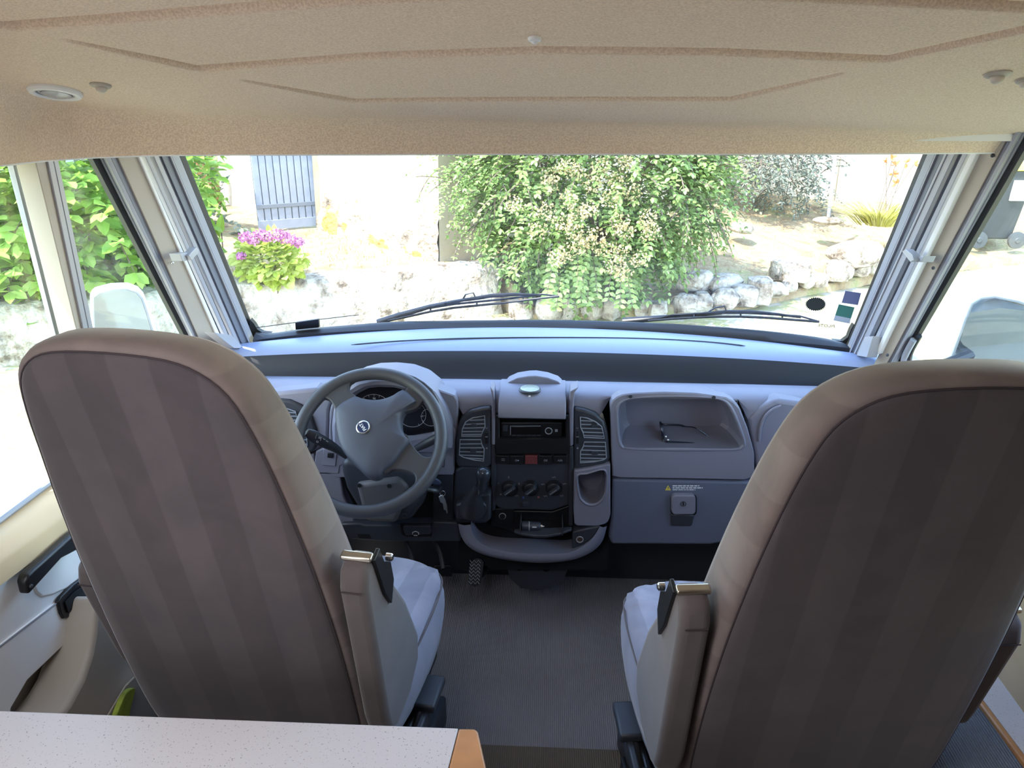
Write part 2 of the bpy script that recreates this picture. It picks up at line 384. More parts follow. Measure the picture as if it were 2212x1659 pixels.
# pale piping along the lower edge of the header
struct(MB().tube([Vector((p.x, p.y + .002, HZ - .001)) for p in smoothloop(HP, 4, False)], .0022, 6).build('trim_1', WHT), 'thin pale edging strip along the lower rim of the headliner', 'trim')
# flat ceiling behind, roof and side rails
ROOM = mat('habitation_wall', (.34, .28, .22), .6)
struct(MB().box((-1.2, -2.2, 1.90), (1.2, .64, 1.93)).box((-1.2, .60, 1.80), (1.2, .64, 1.93)).build('ceiling_living', ROOM))
struct(MB().box((-1.22, -2.2, 1.96), (1.22, 1.95, 1.99)).box((-1.2, 1.80, 1.535), (1.2, 2.14, 1.56)).box((-1.2, 2.1, 1.535), (1.2, 2.14, 1.96))
       .box((-1.2, -2.2, 1.52), (-1.085, 2.14, 1.96)).box((1.125, -2.2, 1.54), (1.24, 2.14, 1.96)).build('roof', WHT))
struct(MB().box((-1.14, -2.2, 0), (-1.10, 1.15, 1.9)).build('wall_left', ROOM)); struct(MB().box((1.12, -2.2, 0), (1.16, 1.0, 1.9)).build('wall_right', ROOM))
struct(MB().box((-1.14, -2.24, 0), (1.16, -2.2, 1.95)).build('wall_back', ROOM))
struct(MB().box((-1.1, 2.30, -.1), (1.1, 2.34, .70)).build('wall_front', PLD))
# floor
struct(MB().box((-1.12, 1.50, -.06), (1.12, 2.36, 0)).box((-1.12, -2.2, -.06), (1.12, 1.50, 0)).build('floor', CARP), 'dark ribbed carpet on the cab floor between the seats', 'floor')
stp = P(1190, 1612, Z=.022)
CARW = carpet('brown_carpet', (.14, .11, .08), (.18, .145, .11))
struct(MB().box((-.40, -2.0, 0), (.42, stp.y, .022)).build('floor_living', CARW, bevel=.006), 'brown ribbed carpet edge of the living area floor', 'floor')

# ---- side walls under the windows
struct(MB().hexa([Vector((-1.10, 1.12, .80)), Vector((-1.10, 1.20, .80)), Vector((-1.10, 1.20, .95)), Vector((-1.10, 1.47, 1.54)), Vector((-1.10, 1.12, 1.54))], [Vector((-1.16, 1.12, .80)), Vector((-1.16, 1.20, .80)), Vector((-1.16, 1.20, .95)), Vector((-1.16, 1.47, 1.54)), Vector((-1.16, 1.12, 1.54))]).build('sun_blocker', BEI, None, fix=True))  # unseen panel added beside the door window to keep sun off the floor
XS = 1.04
struct(MB().box((-1.16, 1.0, -.05), (-XS, 2.42, .80)).build('wall_left_cab', BEI))
struct(MB().box((XS, 1.0, -.05), (1.16, 2.45, .86)).build('wall_right_cab', BEI))

def lerpx(a, b, y, ya, yb): return a + (b - a) * (y - ya) / (yb - ya)
def strip(name, t, b, yt, yb, y0, y1, Xin, out, m, parent, bevel=.0015, depth=None, Xin2=None, label=None):
    """upright bar: t,b = pixel spans at yt/yb, running from row y0 to y1, front on the plane X=Xin, 'out' thick away from the cab"""
    lo = []; X2 = Xin if Xin2 is None else Xin2
    c = [(lerpx(t[0], b[0], y0, yt, yb), y0, Xin), (lerpx(t[1], b[1], y0, yt, yb), y0, X2), (lerpx(t[1], b[1], y1, yt, yb), y1, X2), (lerpx(t[0], b[0], y1, yt, yb), y1, Xin)]
    lo = [P(x, y, X=X) for x, y, X in c]
    hi = [p + Vector(out) for p in lo]
    return MB().hexa(lo, hi).build(name, m, parent, bevel=bevel, seg=2, fix=True, label=label)
# left body: cream post, beige post and rails between the door window and the quarter window
yt, yb = 350, 715
dl_ = empty('door_1', (-1.0, 1.2, .45)); struct(dl_, 'pale plastic driver door with black pull handle, beside the left seat', 'door')
pl = empty('window_1', (-1.04, 1.45, .9)); struct(pl, 'post and rails between the sunlit cream pillar and the left quarter window', 'window frame')
def ls(name, t, b, X, out, m, y0=250, y1=800, X2=None, par=pl, bevel=.0015): return strip(name, t, b, yt, yb, y0, y1, X, out, m, par, bevel, Xin2=X2)
ls('rubber_seal', (33, 41), (126, 133), -1.115, (-.02, .0, 0), ALG); ls('rubber_seal', (40, 49), (132, 141), -1.105, (-.02, .005, 0), RUB)
ls('cream_post', (47, 77), (138, 166), -1.11, (-.02, .03, 0), CRM, X2=-1.043)
ls('post_cover', (77, 104), (166, 181), -1.035, (-.05, .01, 0), BEI); ls('shadow_gap', (75, 79), (164, 168), -1.040, (-.05, .01, 0), RUB)
ls('window_rail', (104, 116), (181, 192), -1.030, (-.05, .01, 0), ALU); ls('window_rail', (117, 127), (193, 203), -1.034, (-.05, .01, 0), ALU)
ls('shadow_gap', (103, 119), (180, 195), -1.042, (-.05, .01, 0), ALG)
# ---- pillars: everything between the side-window seal and the windscreen seal
def pillar(side, spans, name, lab, blab, yt, yb, Xa, Xb, y1post, clip):
    """spans: (kind, part, top0, top1, bot0, bot1, protrusion, material)"""
    tl0, tl1 = spans[0][2], spans[-1][3]
    root = empty(name, (side * 1.0, 2.0, .9)); struct(root, lab, 'pillar')
    bl = empty('pleated_blind', (side * .98, 2.2, .95), label=blab, cat='blind', group='pleated blinds folded beside the windscreen')
    for kind, part, a0, a1, b0, b1, pr, m in spans:
        def Xf(x, b): 
            lo, hi = (spans[0][4], spans[-1][5]) if b else (spans[0][2], spans[-1][3])
            u = (x - lo) / (hi - lo); return side * (Xa + (Xb - Xa) * u) - side * pr
        def q(x0, x1, y, bot0, bot1):
            return None
        y0 = 250; yy1 = 790 if kind == 'p' else y1post
        L = []
        for (aa, bb) in ((a0, b0), (a1, b1)):
            for y in (y0, yy1):
                x = lerpx(aa, bb, y, yt, yb); u = (y - yt) / (yb - yt); X_ = Xf(aa, 0) * (1 - u) + Xf(bb, 1) * u
                L.append(P(x, y, X=X_))
        lo = [L[0], L[2], L[3], L[1]]; o_ = Vector((side * .02, .012, 0)); hi = [p + o_ for p in lo]
        MB().hexa(lo, hi).build(part, m, root if kind == 'p' else bl, bevel=.0012, seg=2, fix=True)
    return root, bl
LSP = [('p', 'rubber_seal', 199, 217, 393, 405, .000, RUB), ('p', 'window_rail', 217, 228, 405, 411, .004, ALG), ('p', 'window_rail', 228, 239, 411, 416, .012, ALU), ('p', 'window_rail', 239, 255, 416, 423, .008, ALG),
       ('p', 'post_cover', 255, 300, 423, 464, .012, BEI),
       ('b', 'pleated_fabric', 300, 306, 464, 472, .016, WHT), ('b', 'cassette', 306, 315, 472, 481, .004, PLD), ('b', 'guide_rail', 315, 324, 481, 490, .016, ALU), ('b', 'cassette', 324, 333, 490, 498, .002, PLD),
       ('b', 'guide_rail', 333, 344, 498, 507, .014, ALU), ('b', 'guide_rail', 344, 350, 507, 511, .010, ALG), ('b', 'guide_rail', 350, 369, 511, 527, .014, DBG), ('b', 'guide_rail', 369, 372, 527, 530, .018, ALU), ('p', 'window_frame', 372, 389, 530, 542, .010, ALG),
       ('p', 'windscreen_seal', 389, 402, 541, 551, .002, RUB)]
RSP = [('p', 'windscreen_seal', 1990, 2000, 1827, 1832, .002, RUB), ('p', 'window_frame', 2000, 2017, 1831, 1841, .010, ALG), ('b', 'guide_rail', 2017, 2020, 1841, 1844, .018, ALU), ('b', 'guide_rail', 2020, 2036, 1844, 1852, .014, DBG), ('b', 'guide_rail', 2036, 2042, 1852, 1856, .018, ALU),
       ('b', 'guide_rail', 2042, 2059, 1856, 1870, .016, ALU), ('b', 'cassette', 2059, 2075, 1870, 1882, .002, DBG), ('b', 'guide_rail', 2075, 2086, 1882, 1891, .018, ALU), ('b', 'cassette', 2085, 2094, 1890, 1899, .004, PLD), ('b', 'pleated_fabric', 2093, 2105, 1898, 1908, .022, WHT),
       ('p', 'post_cover', 2105, 2153, 1908, 1937, .012, BEI), ('p', 'window_rail', 2153, 2163, 1937, 1944, .008, ALG), ('p', 'window_rail', 2163, 2172, 1944, 1950, .012, ALU), ('p', 'window_rail', 2172, 2184, 1950, 1957, .004, ALG), ('p', 'rubber_seal', 2184, 2203, 1957, 1969, 0, RUB)]
prl, bll = pillar(-1, LSP, 'trim_2', 'left windscreen pillar with beige cover and side window rails', 'folded white pleated blind with aluminium rails left of the windscreen', 340, 715, 1.05, .962, 752, 0)
prr, blr = pillar(1, [(k, n, a, b_, c, d, p, m) for k, n, a, b_, c, d, p, m in RSP], 'trim_3', 'right windscreen pillar with beige cover and side window rails', 'folded white pleated blind with aluminium rails right of the windscreen', 340, 745, .962, 1.05, 765, 0)
# blind clips and screws
def prism_px(name, px, X, th, m, parent, bevel=.001, label=None):
    lo = [P(x, y, X=X) for x, y in px]; s_ = 1 if X > 0 else -1
    return MB().hexa(lo, [p + Vector((s_ * th, 0, 0)) for p in lo]).build(name, m, parent, bevel=bevel, fix=True, label=label)
prism_px('clip', [(389, 548), (411, 545), (413, 562), (395, 564)], -.955, .03, ALU, bll); prism_px('clip', [(408, 552), (424, 534), (430, 540), (428, 548), (414, 562)], -.945, .02, ALU, bll)
prism_px('clip', [(1948, 543), (1956, 538), (1970, 550), (1974, 562), (1966, 566)], .940, .02, ALU, blr); prism_px('clip', [(1968, 556), (1996, 553), (1990, 566), (1966, 566)], .955, .03, ALU, blr)
for (x, y, X, r_) in ((372, 568, -1.005, prl), (256, 342, -1.02, prl), (2016, 579, 1.0, prr), (2144, 336, 1.01, prr), (1917, 767, 1.0, prr)):
    MB().sphere(P(x, y, X=X), .0045, 10, 6).build('screw', CHR if r_ is prl else PLD, r_)
# foot brackets of the blinds
prism_px('foot_bracket', [(462, 718), (500, 724), (527, 752), (505, 752)], -.96, .03, ALU, bll); prism_px('foot_bracket', [(1850, 768), (1868, 728), (1886, 726), (1872, 772)], .96, .03, ALU, blr)
# ---- windscreen surface
def yws(X, z=.885): return 2.55 - .2 * (X / .96) ** 2 - .525 * (z - .885)
def WS(x, y, off=0):
    p = P(x, y, Y=2.4)
    for _ in range(12): p = P(x, y, Y=yws(p.x, p.z) + off)
    return p
gl = []
for k in range(12):
    z = .84 + .74 * k / 11; gl.append([(X, yws(X, z) + .012, z) for X in np.linspace(-1.0, 1.0, 41)])
ws_ = struct(MB().grid(gl).build('window_2', GLS, None), 'wide dusty curved windscreen looking out onto the garden', 'windscreen')
BPX = [(546, 735, 556, 716), (580, 731, 590, 719), (640, 724, 650, 711), (750, 716, 755, 702), (850, 712, 850, 695), (1000, 709, 1000, 692), (1190, 711, 1190, 691), (1350, 716, 1350, 695), (1500, 724, 1500, 702), (1650, 735, 1650, 714), (1760, 744, 1760, 727), (1836, 752, 1818, 738)]
A_ = smoothloop([WS(a, b) for _, _, a, b in BPX], 4, False); B_ = smoothloop([WS(a, b, -.05) for a, b, _, _ in BPX], 4, False)
struct(MB().grid([[p + Vector((0, .02, -.03)) for p in A_], A_, [p + Vector((0, -.012, .001)) for p in A_], [(p + q_) / 2 + Vector((0, -.006, .004)) for p, q_ in zip(A_, B_)], B_, [p + Vector((0, .0, -.04)) for p in B_]]).build('trim_4', RUB, None), 'black rubber seal along the bottom of the windscreen', 'windscreen seal')
for cor, sd in (((552, 690), 1), ((1838, 712), -1)):      # rounded lower corners of the seal
    x0, y0 = (548, 725) if sd == 1 else (1832, 748)
    if sd == 1: q = [(540, 690), (549, 700), (556, 712), (566, 718), (585, 720), (560, 740), (535, 735)]
    else: q = [(1845, 700), (1838, 712), (1832, 728), (1820, 737), (1800, 735), (1815, 755), (1842, 752)]
    lo = [WS(x, y, -.004) for x, y in q]; struct(MB().hexa(lo, [p + Vector((0, .02, 0)) for p in lo]).build('trim_5' if sd == 1 else 'trim_6', RUB, None, fix=True))
# glass panes at the sides (dark edge bars carry them)
gq = [P(120, 300, X=-1.075), P(215, 300, X=-1.075), P(430, 770, X=-1.075), P(215, 770, X=-1.075)]
MB().hexa(gq, [p + Vector((-.004, 0, 0)) for p in gq]).build('window_pane', GLW, pl, smooth=False, fix=True)
gd = [Vector((-1.12, 1.0, .84)), Vector((-1.12, 1.60, .84)), Vector((-1.12, 1.72, 1.53)), Vector((-1.12, 1.0, 1.53))]
MB().hexa(gd, [p + Vector((-.004, 0, 0)) for p in gd]).build('window_pane', GLW, pl, smooth=False, fix=True)
wr = empty('window_3', (1.06, 1.7, .93)); struct(wr, 'right cab side window beside the passenger seat', 'window')
gr = [P(1965, 775, X=1.075), P(2210, 300, X=1.075), P(2700, 300, X=1.075), P(2700, 775, X=1.075)]
MB().hexa(gr, [p + Vector((.004, 0, 0)) for p in gr]).build('window_pane', GLW, wr, smooth=False, fix=True)
sq = smoothloop([P(x, y, X=1.055) for x, y in ((1985, 725), (1972, 748), (1964, 768), (1966, 790), (1990, 800))], 5, False)
MB().tube(sq, .009, 8).build('rubber_seal', RUB, wr); MB().tube([p + Vector((-.012, -.0, -.012)) for p in sq], .009, 8).build('window_rail', ALG, wr)

# ---- driver door (left)
XD = -1.0
def dplate(name, px, X, th, m, bevel=.004, label=None): 
    return prism_px(name, px, X, th, m, dl_, bevel, label)
# sill ledge: outer seal, ledge surface, inner edge
def sillrow(l): return [P(x, y, X=X) for x, y, X in l]
o1 = sillrow([(-120, 1210, -1.055), (0, 1129, -1.055), (90, 1061, -1.055), (200, 978, -1.055)])
e1 = sillrow([(-120, 1285, -.995), (0, 1203, -.995), (115, 1122, -.995), (215, 1050, -.995)])
MB().grid([[p + Vector((-.08, 0, -.02)) for p in o1], o1, [(p * .35 + q_ * .65) + Vector((0, 0, .004)) for p, q_ in zip(o1, e1)], e1, [p + Vector((.004, 0, -.012)) for p in e1], [p + Vector((.004, 0, -.05)) for p in e1]]).build('window_sill', CRM, dl_)
MB().tube([p + Vector((0, 0, .004)) for p in o1], .006, 8).build('window_seal', ALG, dl_)
dplate('upper_panel', [(-150, 1310), (0, 1207), (115, 1126), (230, 1045), (300, 1150), (300, 1260), (0, 1490), (-150, 1600)], XD, .03, DOORM)
dplate('middle_panel', [(-150, 1512), (0, 1396), (300, 1165), (300, 1230), (190, 1345), (60, 1470), (25, 1530), (20, 1640), (-150, 1640)], XD + .006, .03, DOORM)
MB().tube([P(x, y, X=XD + .0065) for x, y in ((-60, 1442), (0, 1396), (150, 1282), (260, 1195))], .0018, 6).build('panel_seam', ALG, dl_)
# grab recess + black pull handle + latch
dplate('grab_recess', [(66, 1240), (66, 1225), (75, 1200), (95, 1178), (130, 1150), (170, 1125), (170, 1260), (115, 1285), (92, 1290), (80, 1280)], XD + .004, .01, DOORM)
h1 = dplate('pull_handle', [(57, 1256), (62, 1241), (75, 1228), (160, 1152), (185, 1135), (185, 1180), (135, 1206), (64, 1285)], XD + .035, .022, BLK, .006, 'black pull handle')
MB().sphere(P(67, 1266, X=XD + .036), .004, 10, 6).build('screw', PLD, h1)
h2 = dplate('latch_bezel', [(126, 1300), (133, 1288), (160, 1262), (190, 1240), (200, 1290), (150, 1334), (138, 1337), (132, 1325)], XD + .012, .01, BLK, .003)
MB().hexa([P(x, y, X=XD + .016) for x, y in ((140, 1300), (162, 1277), (185, 1262), (188, 1285), (148, 1325))], [P(x, y, X=XD + .010) for x, y in ((140, 1300), (162, 1277), (185, 1262), (188, 1285), (148, 1325))]).build('latch_lever', HOLE, h2, bevel=.002, fix=True)
# recess wall and arch beneath
dplate('lower_recess', [(-60, 1640), (20, 1560), (190, 1340), (300, 1220), (330, 1640)], XD - .035, .01, BEI)
ar = [(118, 1560), (150, 1520), (178, 1468), (196, 1415), (204, 1370), (207, 1330), (214, 1290), (420, 1290), (420, 1660), (80, 1660)]
struct(prism_px('trim_7', ar, -.93, .10, BEI, None, .012), 'beige moulded arch beneath the left window beside the driver seat', 'arch trim')
struct(MB().hexa([P(x, y, X=-.90) for x, y in ((222, 1560), (270, 1480), (330, 1420), (380, 1400), (380, 1640), (222, 1640))], [P(x, y, X=-.93) for x, y in ((222, 1560), (270, 1480), (330, 1420), (380, 1400), (380, 1640), (222, 1640))]).build('trim_8', BEI, None, bevel=.006, fix=True))
rp = [P(x, y, X=-.885) for x, y in smoothloop([(250, 1560), (262, 1520), (276, 1494), (292, 1486), (291, 1500), (283, 1530), (276, 1560)], 3) and [(v_.x, v_.y) for v_ in smoothloop([(250, 1560), (262, 1520), (276, 1494), (292, 1486), (291, 1500), (283, 1530), (276, 1560)], 3)]]
tag(MB().hexa(rp, [p + Vector((-.012, 0, 0)) for p in rp]).build('safety_vest', HIV, None, bevel=.003, fix=True), 'scrap of yellow-green high-visibility fabric tucked beside the driver seat', 'safety vest')

# ---- lower right: carpeted box, wood trim, speckled ledge, beige side panel
zt = .42
def zp(x, y, z=zt): return P(x, y, Z=z)
a0, a1_ = zp(2090, 1494), zp(2240, 1698)
dirv = (a1_ - a0).normalized(); a0 = a0 - dirv * .15; a1_ = a1_ + dirv * .2
perp = Vector((-dirv.y, dirv.x, 0)); perp = perp if perp.x > 0 else -perp
struct(MB().hexa([a0 - perp * .35, a1_ - perp * .35, a1_, a0], [p + Vector((0, 0, -.05)) for p in (a0 - perp * .35, a1_ - perp * .35, a1_, a0)]).build('trim_9', CARB, None, fix=True), 'blue-grey ribbed carpet on the raised step behind the passenger seat', 'carpeted step')
struct(MB().hexa([a0 + Vector((0, 0, .01)), a1_ + Vector((0, 0, .01)), a1_ + perp * .014 + Vector((0, 0, .01)), a0 + perp * .014 + Vector((0, 0, .01))], [p + Vector((0, 0, -.05)) for p in (a0, a1_, a1_ + perp * .014, a0 + perp * .014)]).build('trim_10', WOOD, None, bevel=.004, fix=True), 'beech strip edging the speckled ledge in the lower right corner', 'wood trim')
led = [a0 + perp * .014, a1_ + perp * .014, a1_ + perp * .4, a0 + perp * .4]
struct(MB().hexa([p + Vector((0, 0, .008)) for p in led], [p + Vector((0, 0, -.04)) for p in led]).build('trim_11', LAM, None, fix=True), 'speckled grey laminate ledge in the lower right corner', 'ledge')
b0, b1 = zp(2120, 1412, zt + .008), zp(2240, 1579, zt + .008); dv = (b1 - b0).normalized(); b0 = b0 - dv * .1; b1 = b1 + dv * .3
pn = [b0, b1, b1 + Vector((0, 0, .42)), b0 + Vector((0, 0, .42))]; pp = perp * .02
struct(MB().hexa(pn, [p + pp for p in pn]).build('trim_12', mat('pale_wood_panel', (.50, .35, .21), .5, var=.12, vscale=8), None, fix=True), 'pale wood side panel in the lower right corner', 'side panel')

# ---- fittings on the headliner
cn = Vector(CN).normalized(); dn = -cn
def cq(): return dn.to_track_quat('Z', 'Y').to_matrix().to_4x4()
def celat(px, py, prof, name, m, parent, n=32):
    c = CP(px, py); M = Matrix.Translation(c) @ cq(); return MB().lathe(prof, n, M).build(name, m, parent, fix=True, angle=35)
c = CP(119, 196); sp = empty('ceiling_spotlight', c, label='white round recessed spotlight in the headliner, upper left', cat='spotlight')
celat(119, 196, [(.046, -.002), (.046, .004), (.043, .008), (.036, .009), (.033, .006), (.033, -.001)], 'trim_ring', WHT, sp)
celat(122, 197, [(.0325, .001), (.031, .0045), (.027, .0050), (.026, .003)], 'lamp_ring', ALU, sp)
celat(121, 198, [(.026, .003), (.0255, .006), (.018, .009), (.008, .0105), (.001, .011)], 'lens', mat('lens_grey', (.42, .43, .46), .2), sp)
for (x, y, s_, lb) in ((217, 183, 1.0, 'small beige round hook button on the headliner, next to the spotlight'), (2156, 159, 1.15, 'small beige round hook button at the right end of the headliner'), (1155, 82, .55, 'tiny white screw cap in the middle of the headliner'), (2216, 172, .9, 'beige fitting cut off by the right edge of the headliner')):
    c = CP(x, y); h = empty('ceiling_hook' if s_ > .6 else 'screw_cap', c, label=lb, cat='hook' if s_ > .6 else 'screw cap')
    celat(x, y, [(.018 * s_, -.002), (.018 * s_, .002), (.016 * s_, .004), (.010 * s_, .005)], 'base_plate', BEI if s_ > .6 else WHT, h)
    MB().sphere(c + dn * .006 * s_ + Vector((0, .002, -.001)), (.010 * s_, .009 * s_, .008 * s_)).build('button', WHT if s_ < .6 else mat('hook_beige', (.6, .54, .46), .5) if 'hook_beige' not in MATS else MATS['hook_beige'], h)

# ================================================================= DECK UNDER THE WINDSCREEN
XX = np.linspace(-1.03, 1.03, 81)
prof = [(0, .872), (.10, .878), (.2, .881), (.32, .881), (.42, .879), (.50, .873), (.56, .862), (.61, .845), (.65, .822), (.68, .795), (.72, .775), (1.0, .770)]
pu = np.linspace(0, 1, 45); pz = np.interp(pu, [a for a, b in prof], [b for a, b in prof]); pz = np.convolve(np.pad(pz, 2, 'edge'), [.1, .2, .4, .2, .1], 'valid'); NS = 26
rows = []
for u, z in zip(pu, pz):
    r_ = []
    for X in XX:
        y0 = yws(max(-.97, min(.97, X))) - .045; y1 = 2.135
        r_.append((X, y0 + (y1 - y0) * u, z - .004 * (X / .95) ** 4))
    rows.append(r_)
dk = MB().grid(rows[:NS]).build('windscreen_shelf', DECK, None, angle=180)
MB().grid(rows[NS - 1:]).build('lip_painted_shade', mat('deck_lip_shade', (.013, .015, .022), .6), dk, angle=180)  # shade behind the dashboard is painted into the lip's dark colour
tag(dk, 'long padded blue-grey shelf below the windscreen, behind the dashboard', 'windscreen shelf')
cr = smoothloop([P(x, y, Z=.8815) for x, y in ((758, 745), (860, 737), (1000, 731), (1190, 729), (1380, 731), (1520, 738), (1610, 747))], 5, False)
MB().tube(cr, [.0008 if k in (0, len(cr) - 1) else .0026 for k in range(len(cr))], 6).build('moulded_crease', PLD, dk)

# ================================================================= DASHBOARD
YD = 2.0
db = empty('dashboard', (0, 2.05, .3), label='blue-grey moulded van dashboard spanning the cab below the windscreen', cat='dashboard')
def pl5(name, pts, Y, dep, m, par, bevel=.003, label=None, sm_=0):
    px = [c5(*p) for p in pts]
    if sm_: px = [(v_.x, v_.y) for v_ in smoothloop(px, sm_)]
    return plate(name, px, Y, dep, m, par, bevel, label)
def pl6(name, pts, Y, dep, m, par, bevel=.003, label=None, sm_=0):
    px = [c6(*p) for p in pts]
    if sm_: px = [(v_.x, v_.y) for v_ in smoothloop(px, sm_)]
    return plate(name, px, Y, dep, m, par, bevel, label)
def pl7(name, pts, Y, dep, m, par, bevel=.003, label=None, sm_=0):
    px = [c7(*p) for p in pts]
    if sm_: px = [(v_.x, v_.y) for v_ in smoothloop(px, sm_)]
    return plate(name, px, Y, dep, m, par, bevel, label)
# top skin: profile swept across the cab
tp = [(2.150, .70), (2.148, .80), (2.142, .815), (2.130, .823), (2.09, .827), (2.05, .826), (2.025, .820), (2.012, .808), (2.006, .790), (2.006, .76)]
rows = []; XT0, XT1 = P(*c7(408, 400), Y=2.0).x, P(*c7(1640, 500), Y=2.0).x; XC1 = P(*c5(1640, 400), Y=2.0).x
for Y, z in tp:
    rows.append([(X, (2.02 if (z < .818 and (XT0 < X < XT1 or X < XC1)) else Y) + .05 * max(0, abs(X) - .55) ** 1.5, (max(z, .818) if (XT0 < X < XT1 or X < XC1) else z) - .02 * max(0, abs(X) - .6)) for X in np.linspace(-.98, .98, 61)])
MB().grid(rows).build('top_skin', PLA, db, angle=180)
# dark carrier behind the panels
MB().box((-.96, 2.18, .30), (.96, 2.20, .74)).build('carrier', HOLE, db)
# ---- right part: tray module, glovebox door, end with vent
out_ = [c7(*p) for p in [(412, 400), (404, 330), (412, 290), (440, 255), (500, 222), (600, 206), (900, 196), (1180, 206), (1340, 228), (1450, 245), (1520, 285), (1570, 340), (1640, 520), (1700, 740), (1700, 950), (1640, 985), (428, 965), (418, 700)]]
inn_ = [(v_.x, v_.y) for v_ in smoothloop([c7(*p) for p in [(470, 420), (476, 330), (520, 278), (620, 250), (900, 236), (1200, 240), (1380, 258), (1460, 300), (1520, 400), (1575, 540), (1608, 650), (1580, 700), (1480, 712), (1000, 710), (560, 702), (500, 660), (478, 560)]], 3)]
ringplate('storage_tray', out_, inn_, c7(1040, 480), 1.985, .04, PLA, db, N=96, lip=.006, bowl=.125, bowlshrink=.86, shift=(0, .0), label='open storage tray above the glovebox')
for x, y in ((588, 232), (1334, 240)):
    cyl_at('tray_screw', P(*c7(x, y), Y=1.984), .0055, .003, PLD, db, bevel=.0006)
gb = plate('glovebox_door', [c7(*p) for p in [(428, 975), (1640, 998), (1700, 1010), (1700, 1500), (1300, 1565), (420, 1560), (395, 1500), (420, 1300)]], 1.990, .05, PLM, db, .008)
# recess under latch, latch and keyhole
pl7('latch_recess', [(945, 1290), (1165, 1300), (1135, 1400), (950, 1395)], 1.984, .012, PLD, gb, .004)
lt = plate('latch', [c7(*p) for p in rrect(958, 1122, 1174, 1296, 36)], 1.972, .02, PLA, gb, .004); plate('latch_gap', [c7(*p) for p in rrect(948, 1112, 1184, 1306, 42)], 1.986, .01, HOLE, gb, .002)
ring_at('keyhole', P(*c7(1062, 1197), Y=1.971), .0075, .0012, PLD, gb); plate('key_slot', [c7(*p) for p in rrect(1056, 1182, 1068, 1212, 5)], 1.9708, .003, HOLE, gb, .0003)
# warning sticker
ws = plate('warning_sign', [c7(*p) for p in [(926, 1032), (952, 1076), (900, 1076)]], 1.9885, .002, YEL, gb, .0004, label='yellow warning triangle')
plate('exclamation_mark', [c7(*p) for p in [(923, 1045), (929, 1045), (928, 1062), (924, 1062)]], 1.988, .001, BLK, ws, 0)
for k, (x0, x1, y) in enumerate(((966, 1205, 1036), (966, 1235, 1054), (966, 1170, 1072))):
    xx = x0; random.seed(k)
    mb = MB()
    while xx < x1:
        w_ = U(14, 46); w_ = min(w_, x1 - xx)
        lo = [P(*c7(a, b), Y=1.9892) for a, b in ((xx, y - 4), (xx + w_, y - 4), (xx + w_, y + (4 if k < 2 else 2)), (xx, y + (4 if k < 2 else 2)))]
        mb.hexa(lo, [p + Vector((0, .001, 0)) for p in lo]); xx += w_ + 7
    mb.build('warning_text', WHT, gb, smooth=False, fix=True)
# right end with round vent
ve = plate('end_panel', [c7(*p) for p in [(1640, 430), (1760, 330), (1900, 260), (2400, 330), (2500, 1000), (2500, 1500), (1800, 1500), (1740, 1000)]], 2.000, .06, PLA, db, .012)
MB().tube([P(*c7(*p), Y=1.994) for p in smoothloop([(1745, 640), (1755, 520), (1790, 420), (1860, 350), (1940, 318)], 4, False) and [(v_.x, v_.y) for v_ in smoothloop([(1745, 640), (1755, 520), (1790, 420), (1860, 350), (1940, 318)], 4, False)]], .004, 8).build('vent_rim', PLA, ve)

def vent(name, frame_px, slats, thumb, Y, par, dark=True):
    """louvred outlet: recessed black opening, rim, slats following the outline, thumb tab"""
    f = [(x, y) for x, y in frame_px]
    v0 = plate(name, f, Y + .004, .006, HOLE, par, .0005)
    MB().tube([P(x, y, Y=Y + .001) for x, y in f], .0018, 6, closed=True).build('rim', SLT, v0)
    for a, b in slats:
        q = P(*a, Y=Y + .0005); r_ = P(*b, Y=Y + .0005)
        MB().hexa([q, r_, r_ + Vector((0, .012, .002)), q + Vector((0, .012, .002))], [p + Vector((0, 0, -.0022)) for p in (q, r_, r_ + Vector((0, .012, .002)), q + Vector((0, .012, .002)))]).build('slat', SLT, v0, fix=True)
    plate('thumb_tab', rrect(*thumb, 1.2, 2), Y - .003, .006, PLD, v0, .0006)
    return v0
# ---- centre: vent pods left and right of the stack
lpod = pl6('vent_pod', [(180, 800), (170, 620), (195, 470), (230, 400), (300, 345), (400, 320), (480, 316), (480, 810), (440, 840), (200, 830)], 1.988, .06, PLD, db, .008)
rpod = pl6('vent_pod', [(1183, 322), (1270, 335), (1370, 370), (1440, 430), (1475, 540), (1495, 760), (1440, 810), (1330, 835), (1185, 850)], 1.988, .06, PLD, db, .008)
def sl6(l): return [(c6(a, b), c6(c_, d)) for a, b, c_, d in l]
vent('air_vent', [c6(*p) for p in [(232, 500), (260, 440), (320, 405), (422, 388), (425, 480), (405, 520), (392, 562), (225, 562)]], sl6([(252, 460, 424, 455), (236, 492, 422, 488), (230, 522, 405, 520), (226, 548, 394, 546), (295, 425, 424, 420)]), (c6(305, 462) + c6(355, 486)), 1.985, lpod)
vent('air_vent', [c6(*p) for p in [(212, 592), (390, 592), (400, 640), (418, 670), (412, 775), (330, 765), (240, 742), (205, 722)]], sl6([(210, 628, 398, 626), (208, 660, 414, 660), (206, 694, 414, 696), (208, 722, 412, 730), (250, 745, 412, 756)]), (c6(298, 672) + c6(350, 700)), 1.985, lpod)
vent('air_vent', [c6(*p) for p in [(1238, 398), (1300, 408), (1370, 440), (1420, 480), (1445, 580), (1270, 572), (1262, 530), (1242, 490)]], sl6([(1240, 428, 1350, 432), (1240, 460, 1405, 464), (1244, 492, 1430, 498), (1258, 526, 1438, 532), (1268, 555, 1444, 562)]), (c6(1332, 465) + c6(1385, 490)), 1.985, rpod)
